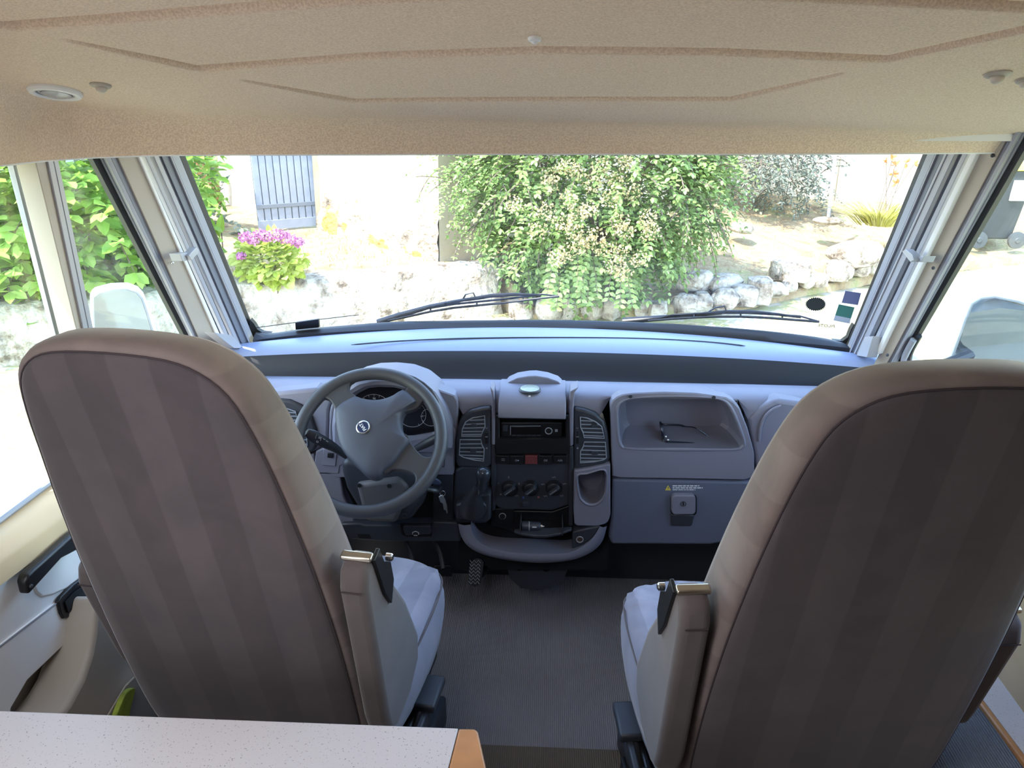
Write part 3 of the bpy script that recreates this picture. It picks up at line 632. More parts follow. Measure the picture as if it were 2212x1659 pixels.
vent('air_vent', [c6(*p) for p in [(1272, 612), (1452, 614), (1462, 745), (1440, 762), (1360, 780), (1238, 790), (1240, 690), (1262, 655)]], sl6([(1262, 645, 1454, 650), (1250, 680, 1458, 686), (1242, 716, 1460, 720), (1240, 748, 1460, 752), (1240, 776, 1390, 772)]), (c6(1336, 694) + c6(1390, 722)), 1.985, rpod)
for par, x in ((lpod, 440), (rpod, 1215)):
    th = pl6('thumb_wheel', [(x - 14, 530), (x + 12, 530), (x + 12, 630), (x - 14, 630)], 1.982, .01, BLK, par, .002)
    pl6('wheel_mark', [(x - 12, 566), (x + 10, 566), (x + 10, 570), (x - 12, 570)], 1.9815, .001, GREYM, th, 0)
    cyl_at('closed_mark', P(*c6(x, 664), Y=1.9875), .0025, .0008, GREYM, par, bevel=0, n=12)
    MB().tube([P(*c6(a, b), Y=1.987) for a, b in ((x - 10, 488), (x, 500), (x + 8, 486))], .0006, 5).build('open_mark', GREYM, par)
# frame bars beside the stack
for pts in ([(468, 140), (500, 180), (515, 300), (512, 640), (480, 640), (482, 330), (484, 220)], [(1228, 145), (1190, 190), (1182, 330), (1180, 640), (1150, 655), (1140, 300), (1150, 180)]):
    pl6('stack_frame', pts, 1.985, .06, PLA, db, .005)
for pts in ([(478, 640), (512, 640), (520, 800), (512, 1200), (478, 1200)], [(1140, 655), (1180, 645), (1185, 860), (1178, 1330), (1140, 1330)]):
    pl6('stack_frame', pts, 1.990, .06, PLD, db, .004)
# lid above the radio (rounded), bump, emblem holder
def sweepx(name, prof, x0, x1, m, par, inset=0.0, sub=0, crown=0):
    rows = []
    for Y, z in prof:
        rows.append([(X, Y, z + crown * (1 - ((X - (x0 + x1) / 2) / ((x1 - x0) / 2)) ** 2)) for X in np.linspace(x0, x1, 17)])
    mb = MB().grid(rows); n = len(prof)
    mb.v += []; return mb.build(name, m, par, angle=50, sub=sub)
xa, xb = P(*c6(540, 250), Y=1.97).x, P(*c6(1118, 250), Y=1.97).x
MB().hexa([(xa, Y, z) for Y, z in [(2.10, .70), (2.10, .838), (2.05, .841), (2.02, .839), (1.985, .828), (1.966, .810), (1.956, .788), (1.956, .7745), (1.975, .770)]],
          [(xb, Y, z) for Y, z in [(2.10, .70), (2.10, .838), (2.05, .841), (2.02, .839), (1.985, .828), (1.966, .810), (1.956, .788), (1.956, .7745), (1.975, .770)]]).build('radio_lid', PLA, db, bevel=.003, fix=True)
pb = [P(*c6(x, y), Y=2.06) for x, y in [(598, 130), (625, 100), (700, 66), (800, 50), (860, 48), (960, 64), (1050, 96), (1085, 128), (1080, 150), (605, 148)]]
MB().hexa(pb, [p + Vector((0, .05, 0)) for p in pb]).build('sensor_hump', PLA, db, bevel=.006, fix=True)
em = empty('phone_mount_disc', P(*c6(808, 182), Y=2.0), label='oval pale green-grey magnetic disc on the lid above the radio', cat='mount')
zc = P(*c6(808, 182), Y=2.02)
Md = Matrix.Translation(zc + Vector((0, 0, .004))) @ Matrix.Rotation(math.radians(-1), 4, 'X')
MB().lathe([(.031, 0), (.032, .003), (.030, .006), (.027, .0065)], 32, Md).build('rim', PLD, em, fix=True)
MB().lathe([(.0275, .004), (.0275, .0072), (.02, .0080), (.001, .0082)], 32, Md).build('face', mat('disc_face', (.46, .50, .40), .35, var=.3, vscale=60), em, fix=True)
MB().box((zc.x - .003, zc.y - .034, zc.z - .004), (zc.x + .003, zc.y - .026, zc.z + .001)).build('tab', WHT, em, bevel=.001)
# radio bay
ringplate('radio_bay', [c6(*p) for p in [(512, 385), (1146, 385), (1150, 660), (1138, 720), (515, 720), (508, 660)]], [c6(*p) for p in [(540, 400), (1125, 400), (1125, 590), (540, 590)]], c6(830, 500), 1.985, .05, BLK, db, N=72, bowl=.05, bowlshrink=.98)
ra = empty('car_radio', P(*c6(820, 510), Y=2.0), label='black car radio with silver-ringed volume knob in the centre console', cat='radio')
pl6('body', [(560, 445), (1085, 445), (1085, 570), (560, 570)], 2.004, .10, BLK, ra, .003)
rb = pl6('display', [(650, 482), (905, 482), (905, 545), (650, 545)], 2.0025, .003, mat('display_black', (.006, .006, .008), .12), ra, .001)
ring_at('knob_ring', P(*c6(968, 517), Y=1.994), .0098, .0013, ALU, ra); cyl_at('volume_knob', P(*c6(968, 517), Y=2.003), .009, .008, BLK, ra)
for k in range(6): pl6('preset_button', [(655 + 42 * k, 553), (690 + 42 * k, 553), (690 + 42 * k, 564), (655 + 42 * k, 564)], 2.002, .003, PLD, ra, .0004)
pl6('trim_line', [(650, 474), (900, 474), (900, 478), (650, 478)], 2.003, .002, GREYM, ra, 0); pl6('trim_line', [(640, 474), (645, 474), (645, 550), (640, 550)], 2.003, .002, GREYM, ra, 0)
pl6('eject_button', [(578, 470), (620, 470), (615, 520), (580, 520)], 2.002, .003, PLD, ra, .0008); pl6('side_buttons', [(1022, 504), (1046, 504), (1046, 526), (1022, 526)], 2.002, .003, GREYM, ra, .0005)
# switch row and climate panel
cp = pl6('climate_panel', [(478, 650), (1150, 650), (1160, 800), (1178, 950), (1150, 1150), (1000, 1200), (560, 1190), (480, 1130)], 1.996, .05, PLD, db, .006)
for k, (x0, x1) in enumerate(((526, 632), (640, 754), (768, 874), (892, 998), (1008, 1122))):
    yA = 724 + (6 if k in (0, 4) else 6); pts = [(x0, yA), (x1, yA), (x1 - (2 if k < 4 else 0), 802 - (6 if k in (0, 4) else 0)), (x0, 802 - (6 if k in (0, 4) else 0))]
    sw = pl6('hazard_switch' if k == 2 else 'rocker_switch', pts, 1.985, .02, RED if k == 2 else BLK, cp, .0015)
    if k == 2: MB().tube([P(*c6(a, b), Y=1.9846) for a, b in ((822, 752), (842, 784), (802, 784))], .0006, 5, closed=True).build('triangle_symbol', mat('hazard_line', (.3, .1, .1), .5), sw)
    elif k == 0: MB().tube([P(*c6(a, b), Y=1.9846) for a, b in ((568, 756), (592, 756), (592, 770), (568, 770))], .0006, 5, closed=True).build('symbol', GREYM, sw)
    elif k == 1: text('symbol', 'O≡', P(*c6(698, 770), Y=1.9846), .0085, GREYM, sw)
    else: text('symbol', ['OE', 'ASR'][k - 3], P(*c6(942 if k == 3 else 1066, 770), Y=1.9846), .0085, GREYM, sw)
for k, (x, y) in enumerate(((634, 1000), (814, 998), (1012, 998))):
    c = P(*c6(x, y), Y=1.9955); kn = cyl_at('climate_knob', c, 0, 0, BLK, cp, prof=[(.0250, 0), (.0245, .006), (.021, .010), (.0205, .016), (.018, .018)], bevel=0)
    a = math.radians(40); d_ = Vector((math.cos(a), 0, math.sin(a))); n_ = Vector((-math.sin(a), 0, math.cos(a)))
    q = [c + d_ * s_ * .019 + n_ * t_ * .0055 + Vector((0, -.016, 0)) for s_, t_ in ((-1, -1), (1, -1), (1, 1), (-1, 1))]
    g_ = MB().hexa(q, [c + d_ * s_ * .017 + n_ * t_ * .004 + Vector((0, -.030, 0)) for s_, t_ in ((-1, -1), (1, -1), (1, 1), (-1, 1))]).build('grip', PLD, kn, bevel=.0015, fix=True)
    MB().tube([c + d_ * .006 * s_ + Vector((0, -.0305, 0)) + n_ * .001 for s_ in (-2.2, 2)], .0006, 5).build('pointer_line', GREYM, kn)
for s_, x, y, z in (('2', 627, 912, .008), ('1', 540, 965, .008), ('3', 716, 968, .008), ('*', 560, 1065, .014)): text('marking', s_, P(*c6(x, y), Y=1.9953), z, GREYM, cp)
for x, y in ((1012, 915), (920, 975), (1104, 970), (940, 1075), (1080, 1072), (692, 1072)):
    MB().tube([P(*c6(x + a, y + b), Y=1.9953) for a, b in ((-14, -6), (-4, 4), (6, -8), (14, 2))], .0009, 5).build('airflow_symbol', GREYM, cp)
cyl_at('cold_mark', P(*c6(752, 1085), Y=1.9955), .004, .0008, mat('cold_blue', (.05, .08, .25), .5), cp, bevel=0, n=14); cyl_at('warm_mark', P(*c6(882, 1082), Y=1.9955), .0035, .0008, mat('warm_red', (.3, .1, .1), .5), cp, bevel=0, n=14)
pl6('slider_tab', [(742, 1128), (806, 1128), (800, 1168), (748, 1168)], 1.990, .01, PLD, cp, .001)
# stack base with lighter socket, ashtray drawer and its contents
pl6('stack_base', [(478, 1130), (560, 1195), (1000, 1205), (1150, 1150), (1178, 1330), (1170, 1380), (690, 1395), (480, 1330)], 2.012, .05, BLK, db, .004)
lk = pl6('lighter_panel', [(508, 1180), (670, 1184), (668, 1310), (505, 1305)], 2.004, .02, BLK, db, .003)
ring_at('socket_ring', P(*c6(574, 1244), Y=2.001), .0098, .0012, ALU, lk); cyl_at('socket_cap', P(*c6(574, 1244), Y=2.003), .0088, .004, HOLE, lk)
dr = empty('ashtray_drawer', P(*c6(900, 1380), Y=1.96), label='black ashtray drawer pulled out below the heater controls', cat='ashtray')
zt_ = P(*c6(900, 1360), Y=1.93).z
front = [(676, 1392), (740, 1412), (850, 1430), (950, 1430), (1060, 1412), (1166, 1372)]
fp = [P(*c6(*p), Y=1.925 + .02 * abs((p[0] - 900) / 240) ** 2) for p in front]
MB().hexa(fp + [fp[-1] + Vector((0, .012, .0)), fp[0] + Vector((0, .012, 0))], [p + Vector((0, 0, .008)) for p in fp + [fp[-1] + Vector((0, .012, 0)), fp[0] + Vector((0, .012, 0))]]).build('front_lip', PLD, dr, bevel=.002, fix=True)
x0_, x1_ = fp[0].x + .018, fp[-1].x - .028
MB().box((x0_, 1.935, zt_ - .022), (x1_, 2.01, zt_ - .018)).build('tray_floor', BLK, dr)
for xx in (x0_, x1_): MB().box((xx - .0015, 1.935, zt_ - .022), (xx + .0015, 2.01, zt_ + .008)).build('side_wall', PLD, dr, bevel=.0008)
gd_ = empty('usb_charger', (x0_ + .045, 1.955, zt_ - .018), label='small dark cylindrical car charger plug lying in the open ashtray', cat='charger')
gx = x0_ + .004; gz = zt_ - .004
def lx(prof, x, name, m): 
    M = Matrix.Translation((x, 1.955, gz)) @ Vector((1, 0, 0)).to_track_quat('Z', 'Y').to_matrix().to_4x4(); return MB().lathe(prof, 20, M).build(name, m, gd_, fix=True)
CHG = mat('charger_plastic', (.04, .045, .06), .35)
lx([(.0125, 0), (.0138, .002), (.0138, .020), (.0115, .022), (.0115, .024), (.0130, .026), (.0125, .052), (.010, .056)], gx, 'body', CHG)
lx([(.0075, .056), (.0075, .061), (.003, .063), (.003, .067)], gx, 'tip', CHR); lx([(.0142, .0205), (.0142, .0235)], gx, 'collar', GREYM)
MB().box((gx + .031, 1.9415, gz + .003), (gx + .044, 1.943, gz + .0055)).build('lettering', WHT, gd_)
# ---- cup holder (right of the stack)
ringplate('cup_holder', [c6(*p) for p in [(1185, 860), (1320, 838), (1440, 812), (1495, 800), (1496, 1240), (1470, 1310), (1380, 1335), (1190, 1330), (1180, 1200)]],
          [(v_.x, v_.y) for v_ in smoothloop([c6(*p) for p in [(1215, 900), (1300, 882), (1450, 850), (1462, 1000), (1440, 1090), (1380, 1145), (1310, 1150), (1250, 1110), (1222, 1040)]], 3)], c6(1335, 1000), 1.975, .06, PLA, db, N=72, lip=.004, bowl=.075, bowlshrink=.9)
# ---- oval lower console shelf
oo = smoothloop([c6(*p) for p in [(196, 1310), (215, 1400), (270, 1490), (380, 1560), (560, 1610), (800, 1640), (1000, 1640), (1200, 1610), (1350, 1540), (1430, 1450), (1465, 1330)]], 4, False)
ii = smoothloop([c6(*p) for p in [(300, 1316), (320, 1390), (370, 1460), (460, 1510), (600, 1545), (800, 1562), (980, 1566), (1130, 1558), (1260, 1500), (1350, 1420), (1405, 1330)]], 4, False)
rows = []
yf = lambda v_: 1.935 + .055 * abs((v_.x - c6(830, 0)[0]) / 165) ** 2
A_ = [P(v_.x, v_.y, Y=yf(v_)) for v_ in oo]; B_ = [P(v_.x, v_.y, Y=yf(v_) - .004) for v_ in ii]; n_ = len(A_)
M1 = [a * .45 + b * .55 + Vector((0, -.006, 0)) for a, b in zip(A_, B_)]
cs = MB().grid([[p + Vector((0, .09, 0)) for p in A_], [p + Vector((0, .012, -.002)) for p in A_], A_, M1, B_, [p + Vector((0, .01, -.004)) for p in B_], [p + Vector((0, .10, -.012)) for p in B_]]).build('lower_shelf', PLA, db, angle=60)
MB().tube([p * .62 + q_ * .38 + Vector((0, -.0015, 0)) for p, q_ in zip(A_, B_)], .0012, 5).build('shelf_seam', BLK, cs)
bk = [P(*c6(*p), Y=2.03) for p in [(200, 1290), (1480, 1290), (1470, 1700), (200, 1700)]]
MB().hexa(bk, [p + Vector((0, .02, 0)) for p in bk]).build('shelf_back', HOLE, db, fix=True)
sr = pl6('socket_panel', [(1170, 1380), (1300, 1350), (1405, 1330), (1350, 1420), (1260, 1500), (1170, 1560)], 1.968, .05, PLD, db, .004)
ring_at('socket_ring', P(*c6(1234, 1444), Y=1.966), .0100, .0016, ALU, sr); cyl_at('socket_core', P(*c6(1234, 1444), Y=1.969), .0092, .002, mat('socket_copper', (.16, .10, .08), .35, .6), sr)
# half-round unit under the console
hu = [P(*c, Y=2.06) for c in [(1092, 1205), (1236, 1205), (1218, 1255), (1190, 1271), (1160, 1277), (1125, 1272), (1100, 1250)]]
MB().hexa(hu, [p + Vector((0, .2, 0)) for p in hu]).build('heater_housing', PLD, db, bevel=.006, fix=True)
for x, y, r_ in ((1098, 1213, .008), (1200, 1216, .008), (1122, 1227, .010), (1180, 1228, .012)):
    cyl_at('bolt_hole', P(x, y, Y=2.0595), r_, .001, HOLE, db, bevel=0)
# ---- left part: instrument cluster
CLP = [c5(*p) for p in [(600, 1000), (590, 700), (600, 420), (640, 300), (760, 210), (900, 155), (1060, 140), (1240, 150), (1400, 190), (1540, 250), (1680, 300), (1700, 360), (1690, 600), (1660, 970), (1300, 975)]]
hood_o = [c5(*p) for p in [(620, 760), (610, 560), (630, 400), (700, 260), (820, 175), (960, 140), (1110, 135), (1260, 150), (1400, 200), (1500, 280), (1590, 420), (1640, 560), (1640, 760), (1560, 800), (900, 800)]]
hood_i = [c5(*p) for p in [(680, 700), (680, 520), (720, 360), (800, 270), (900, 215), (1010, 200), (1150, 205), (1270, 235), (1370, 290), (1440, 380), (1500, 480), (1530, 600), (1530, 640), (1300, 680), (900, 700)]]
ringplate('instrument_hood', hood_o, hood_i, c5(1100, 480), 1.955, .12, PLA, db, N=80, lip=.0, bowl=.05, bowlshrink=.97, edge=.012)
ringplate('cluster_surround', CLP, hood_o, c5(1100, 480), 1.998, .05, PLA, db, N=80)
ins = empty('instrument_cluster', P(*c5(1150, 500), Y=1.99), label='black instrument cluster with white-marked dials seen through the steering wheel', cat='instrument cluster')
DIAL = mat('dial_face', (.010, .010, .013), .3); MK = mat('dial_marking', (.62, .62, .66), .5)
pl5('face', [(690, 690), (690, 400), (800, 260), (1010, 205), (1270, 240), (1440, 380), (1520, 600), (1500, 660)], 1.992, .008, DIAL, ins, 0)
def dial(cx_, cy_, rpx, nums, a0, a1, rp):
    c = P(*c5(cx_, cy_), Y=1.990); R = rpx / 3.95 / 1640 * (c - CAM).length
    d = ring_at('dial_ring', c, R, .0006, MK, ins)
    for k in range(rp):
        a = math.radians(a0 + (a1 - a0) * k / (rp - 1)); u = Vector((math.cos(a), 0, math.sin(a)))
        MB().tube([c + u * R * .86, c + u * R * .98], .0005, 4).build('tick', MK, d)
    for s_, a in nums:
        a = math.radians(a); text('numeral', s_, c + Vector((math.cos(a) * R * .74, -.001, math.sin(a) * R * .74)), .0085, MK, d, bold=.0001)
    return d
dial(988, 420, 145, [('90', 90), ('70', 127), ('110', 53), ('50', 165), ('130', 15)], 205, -25, 13)
dial(1300, 450, 122, [('60', -12), ('5', 40), ('4', 90)], 200, -60, 11)
dial(1462, 480, 80, [('F', -40)], 150, -60, 6)
# left vents beyond the wheel, panel with headlamp adjuster, lower panels
le = pl5('end_panel', [(-300, 330), (120, 270), (480, 235), (640, 300), (600, 420), (590, 700), (480, 770), (400, 800), (300, 980), (-300, 980)], 2.000, .06, PLA, db, .010)
lp = pl5('vent_pod', [(0, 330), (160, 325), (260, 335), (360, 380), (440, 460), (490, 600), (500, 700), (470, 770), (380, 805), (100, 800)], 1.990, .03, PLD, le, .008)
vent('air_vent', [c5(*p) for p in [(100, 390), (210, 395), (310, 430), (340, 540), (100, 560)]], [(c5(a, b), c5(c_, d)) for a, b, c_, d in ((100, 430, 315, 440), (100, 465, 325, 470), (100, 500, 335, 503), (100, 535, 338, 535))], c5(180, 470) + c5(230, 495), 1.987, lp)
vent('air_vent', [c5(*p) for p in [(180, 570), (370, 540), (400, 590), (412, 720), (340, 750), (200, 740)]], [(c5(a, b), c5(c_, d)) for a, b, c_, d in ((180, 600, 400, 590), (180, 640, 405, 630), (180, 680, 410, 670), (190, 715, 412, 708))], c5(300, 630) + c5(350, 660), 1.987, lp)
sp_ = pl5('switch_panel', [(480, 770), (600, 720), (720, 720), (760, 850), (690, 900), (680, 965), (470, 955), (470, 860)], 1.996, .04, PLA, db, .004)
aj = pl5('headlamp_adjuster', [(548, 750), (665, 770), (650, 900), (535, 890)], 1.993, .01, PLA, sp_, .002); pl5('thumb_wheel', [(582, 785), (632, 790), (625, 832), (578, 826)], 1.989, .008, BLK, aj, .002)
pl5('lower_left_panel', [(380, 810), (470, 790), (472, 960), (690, 968), (720, 1150), (790, 1290), (820, 1390), (500, 1390), (380, 1200)], 2.000, .04, PLA, db, .005)
pl5('knee_panel', [(700, 1390), (860, 1385), (900, 1400), (1480, 1400), (1480, 1370), (1690, 1380), (1720, 1540), (1080, 1540), (780, 1520), (690, 1420)], 1.985, .05, PLD, db, .005)
pl5('centre_lower_panel', [(1480, 975), (1660, 970), (1660, 1390), (1480, 1380)], 2.004, .04, PLD, db, .004)
pl5('cluster_lower', [(1330, 650), (1520, 650), (1660, 560), (1680, 600), (1655, 975), (1200, 975), (1200, 760)], 1.994, .03, PLA, db, .004)
pl5('cluster_edge', [(1590, 680), (1596, 680), (1580, 905), (1520, 905), (1520, 900), (1574, 900)], 1.9925, .003, PLD, db, 0)
hl = empty('bonnet_release', P(*c5(1340, 1470), Y=1.97), label='dark release lever with a white car symbol under the steering column', cat='lever')
pl5('recess', [(1200, 1395), (1470, 1395), (1470, 1500), (1250, 1500), (1215, 1480)], 1.982, .01, HOLE, hl, .002)
pl5('lever', [(1228, 1405), (1460, 1408), (1465, 1478), (1250, 1490), (1232, 1450)], 1.970, .014, PLD, hl, .003)
MB().tube([P(*c5(a, b), Y=1.9695) for a, b in [(1308, 1478), (1308, 1462), (1335, 1452), (1360, 1464), (1360, 1480)]], .0010, 5).build('car_symbol', WHT, hl); MB().tube([P(*c5(a, b), Y=1.9695) for a, b in [(1318, 1488), (1350, 1488)]], .0010, 5).build('car_symbol', WHT, hl)
pl5('panel_cutout', [(835, 1475), (940, 1478), (960, 1515), (850, 1512)], 1.9845, .004, HOLE, db, 0)

# ---- steering column, stalks, keys
co = empty('steering_column', (-.457, 1.92, .62), label='dark steering column shroud between the steering wheel and dashboard', cat='steering column')
def PW(x, y, off=0): # point on a plane parallel to the wheel, 'off' towards the dash
    return PN(*c5(x, y), WC + WN * -off, WN)
WE = math.radians(44); WN = Vector((0, -math.cos(WE), math.sin(WE))); WC = P(797, 951, Y=1.80)
def wprism(name, pts, o0, o1, m, par, bevel=.003, shrink=1, sm_=0, label=None):
    if sm_: pts = [(v_.x, v_.y) for v_ in smoothloop(pts, sm_)]
    lo = [PW(x, y, o0) for x, y in pts]; hi = [p - WN * (o1 - o0) for p in lo]
    return MB().hexa(lo, hi).build(name, m, par, bevel=bevel, fix=True, label=label)
sh = [c5(*p) for p in [(690, 850), (760, 840), (1050, 900), (1230, 900), (1330, 960), (1400, 1050), (1420, 1200), (1290, 1370), (1000, 1390), (900, 1370), (830, 1250), (740, 1100), (700, 960)]]
plate('upper_shroud', sh, 1.93, .08, PLD, co, .02, seg=5)
plate('lower_shroud', [c5(*p) for p in [(820, 1050), (1190, 1000), (1280, 1090), (1220, 1260), (1170, 1390), (900, 1370), (870, 1250)]], 1.915, .05, mat('shroud_brown_grey', (.10, .095, .10), .5), co, .014)
for x, y in ((855, 1062), (1110, 1066), (928, 1312), (1240, 1318)):
    cyl_at('screw_hole', P(*c5(x, y), Y=1.9145), .006, .0015, HOLE, co, bevel=0); ring_at('screw_rim', P(*c5(x, y), Y=1.914), .0065, .0010, PLD, co)
def stalk(pts, rs, name, lab):
    path = [P(*c5(x, y), Y=Y) for x, y, Y in pts]
    return MB().tube(smoothloop(path, 4, False), list(np.interp(np.linspace(0, 1, (len(path) - 1) * 4 + 1), np.linspace(0, 1, len(rs)), rs)), 14, squash=.7).build(name, BLK if 0 else PLD, co, label=lab, fix=True)
s1 = stalk([(405, 605, 1.83), (470, 645, 1.84), (560, 695, 1.86), (650, 745, 1.885), (745, 815, 1.91)], [.010, .0165, .0165, .0145, .011, .008], 'indicator_stalk', 'black lights and indicator stalk')
for x, y in ((516, 655), (496, 688)): ring_at('stalk_symbol', P(*c5(x, y), Y=1.826), .0026, .0005, MK, s1, n=12)
for a, b in (((480, 660), (488, 630)), ((530, 650), (522, 680)), ((545, 662), (560, 670)), ((572, 680), (588, 690))): MB().tube([P(*c5(*a), Y=1.826), P(*c5(*b), Y=1.826)], .0005, 4).build('stalk_mark', MK, s1)
stalk([(1600, 625, 1.84), (1520, 655, 1.85), (1430, 700, 1.87), (1340, 745, 1.90), (1250, 790, 1.92)], [.009, .013, .0135, .012, .009, .007], 'wiper_stalk', 'black wiper stalk')
ig = empty('ignition_key', P(*c5(1500, 1060), Y=1.88), label='black-headed ignition key in the column with keys hanging from its ring', cat='key')
MB().tube(smoothloop([P(*c5(x, y), Y=Y) for x, y, Y in ((1380, 1060, 1.93), (1440, 1085, 1.90), (1500, 1095, 1.88), (1555, 1100, 1.87))], 3, False), [.010] * 6 + [.0115] * 3 + [.008], 12, squash=.6).build('lock_barrel', BLK, ig, fix=True)
MB().tube(smoothloop([P(*c5(x, y), Y=Y) for x, y, Y in ((1400, 1000, 1.90), (1470, 1015, 1.88), (1550, 1045, 1.87))], 3, False), [.006, .010, .011, .012, .010, .008, .004], 12, squash=.5).build('key_head', mat('key_blue_black', (.02, .03, .06), .3), ig, fix=True)
cyl_at('barrel_face', P(*c5(1412, 1072), Y=1.90), .004, .004, CHR, ig)
kr = P(*c5(1565, 1130), Y=1.868); ring_at('key_ring', kr, .0075, .0008, CHR, ig, axis=(.3, -1, .1))
for pts in ([(1530, 1160), (1560, 1140), (1590, 1190), (1595, 1250), (1600, 1275), (1575, 1270), (1565, 1215), (1545, 1205)], [(1585, 1190), (1600, 1225), (1608, 1300), (1598, 1300), (1590, 1270)]):
    pl5('hanging_key', pts, 1.866, .003, BRS, ig, .0006)

# ---- steering wheel
sw = empty('steering_wheel', WC, label='dark grey three-spoke steering wheel in front of the left seat', cat='steering wheel')
e1_ = Vector((1, 0, 0)); e2_ = WN.cross(e1_).normalized(); e2_ = e2_ if e2_.z > 0 else -e2_
R_ = .193
rim_c = WC
MB().tube([rim_c + e1_ * R_ * math.cos(a) + e2_ * R_ * math.sin(a) for a in np.linspace(0, 2 * math.pi, 97)[:-1]], .0175, 16, closed=True).build('rim', WHL, sw)
SPK = [[(655, 405), (835, 320), (1010, 345), (980, 500), (700, 560)], ]
ul = [(830, 312), (780, 265), (762, 225), (775, 185), (815, 158), (830, 105), (660, 130), (470, 250), (370, 400), (430, 440), (478, 350), (530, 315), (575, 318), (610, 345), (640, 400), (665, 450), (760, 460)]
ur = [(1150, 305), (1235, 255), (1262, 215), (1258, 185), (1225, 160), (1200, 100), (1330, 130), (1480, 240), (1555, 400), (1530, 450), (1500, 385), (1470, 345), (1430, 330), (1390, 345), (1340, 400), (1250, 430), (1150, 450)]
lr = [(1230, 610), (1290, 690), (1340, 760), (1395, 808), (1450, 818), (1495, 790), (1560, 760), (1550, 850), (1480, 970), (1390, 1090), (1290, 1150), (1260, 1120), (1310, 1075), (1332, 1010), (1320, 965), (1270, 940), (1200, 925), (1130, 925), (1060, 960), (1000, 800)]
for s_ in (ul, ur, lr): wprism('spoke', s_, -.006, .016, WHL, sw, .006, sm_=2)
padp = [(672, 400), (740, 350), (825, 312), (880, 330), (985, 345), (1080, 332), (1160, 300), (1236, 255), (1300, 300), (1348, 355), (1300, 385), (1250, 430), (1222, 480), (1215, 540), (1225, 600), (1255, 655), (1288, 695), (1240, 760), (1190, 830), (1140, 890), (1070, 945), (1040, 990), (985, 1008), (920, 985), (860, 930), (790, 860), (730, 790), (690, 710), (668, 610), (655, 500), (655, 440)]
pd = [(v_.x, v_.y) for v_ in smoothloop(padp, 2)]; cxp = sum(p[0] for p in pd) / len(pd); cyp = sum(p[1] for p in pd) / len(pd)
rows = []
for s_, o_ in ((1.0, .02), (1.0, -.006), (.985, -.014), (.95, -.019), (.85, -.024), (.6, -.030), (.3, -.033), (.02, -.034)):
    rows.append([PW(cxp + (x - cxp) * s_, cyp + (y - cyp) * s_, 0) - WN * o_ for x, y in pd])
# airbag pad: keep silhouette by sliding along the wheel normal only
MB().grid(rows, closed=True, cap=True).build('airbag_pad', PAD, sw, angle=60, fix=True)
bc = PW(911, 602, 0) + WN * .0345
bd = cyl_at('badge_ring', bc, .0, .0, CHR, sw, axis=WN, prof=[(.0185, -.002), (.0185, .0015), (.0165, .0028), (.0145, .002)], bevel=0); cyl_at('badge_face', bc + WN * .0015, .0148, .0012, mat('badge_blue', (.03, .05, .12), .25), bd, axis=WN, bevel=0)
a = math.radians(130); xd = e1_ * math.cos(a) + e2_ * math.sin(a); yd = WN.cross(xd)
text('badge_lettering', 'FIAT', bc + WN * .0035, .0120, WHT, bd, xdir=xd, ydir=yd, thick=.0006, bold=.0003)

# ---- gear lever with gaiter
gl_ = empty('gear_lever', P(*c6(340, 1250), Y=1.97), label='stubby black gear lever with leather gaiter left of the heater controls', cat='gear lever')
pl6('console_box', [(165, 850), (240, 815), (478, 820), (480, 1270), (430, 1310), (180, 1310), (150, 1180)], 2.000, .05, PLD, db, .008)
pl6('gaiter_frame', [(175, 1150), (300, 1100), (460, 1050), (474, 1070), (470, 1280), (440, 1300), (180, 1270)], 1.955, .06, PLD, gl_, .01)
gt = smoothloop([P(*c6(x, y), Y=Y) for x, y, Y in ((320, 1180, 1.955), (320, 1110, 1.93), (340, 1050, 1.915), (365, 1010, 1.905))], 4, False)
MB().tube(gt, list(np.interp(np.linspace(0, 1, len(gt)), [0, .3, .6, 1], [.040, .030, .018, .012])), 20).build('gaiter', mat('gaiter_leather', (.028, .028, .034), .5, bump=.6, bscale=60), gl_, fix=True)
kc = P(*c6(408, 905), Y=1.89); kn = MB(); kn.lathe([(.010, -.062), (.012, -.050), (.0165, -.034), (.0150, -.026), (.0165, -.016), (.0205, .000), (.0212, .010), (.0185, .021), (.011, .028), (.001, .030)], 28, Matrix.Translation(kc) @ Matrix.Rotation(math.radians(12), 4, 'X') @ Matrix.Rotation(math.radians(8), 4, 'Y'))
kn.build('knob', mat('knob_gloss', (.025, .03, .04), .2), gl_, fix=True)
pl6('gaiter_step', [(275, 1130), (410, 1130), (440, 1160), (440, 1195), (275, 1195)], 1.945, .02, PLD, gl_, .004)

# ---- pedals
pdl = empty('accelerator_pedal', P(1030, 1235, Y=1.95), label='black rubber pedal with zigzag tread, right of the pedal group', cat='pedal')
op = [(1012, 1262), (1012, 1235), (1018, 1215), (1030, 1205), (1040, 1207), (1045, 1215), (1042, 1240), (1036, 1262), (1026, 1268)]
def pp_(x, y, o=0): return PN(x, y, (0, 1.95 + o, .22), (0, -1, .5))
MB().hexa([pp_(x, y) for x, y in op], [pp_(x, y) + Vector((0, .018, -.009)) for x, y in op]).build('pad', BLK, pdl, bevel=.002, fix=True)
for k in range(7):
    y = 1213 + 7.6 * k
    MB().tube([pp_(1015 + i * 4.6 - (k * .4), y + (3 if i % 2 else -3), -.003) for i in range(6)], .0011, 5).build('tread', GREYM, pdl)
MB().tube([pp_(1040, 1240, .02), P(1052, 1225, Y=2.05), P(1050, 1180, Y=2.12)], .012, 8).build('arm', BLK, pdl)
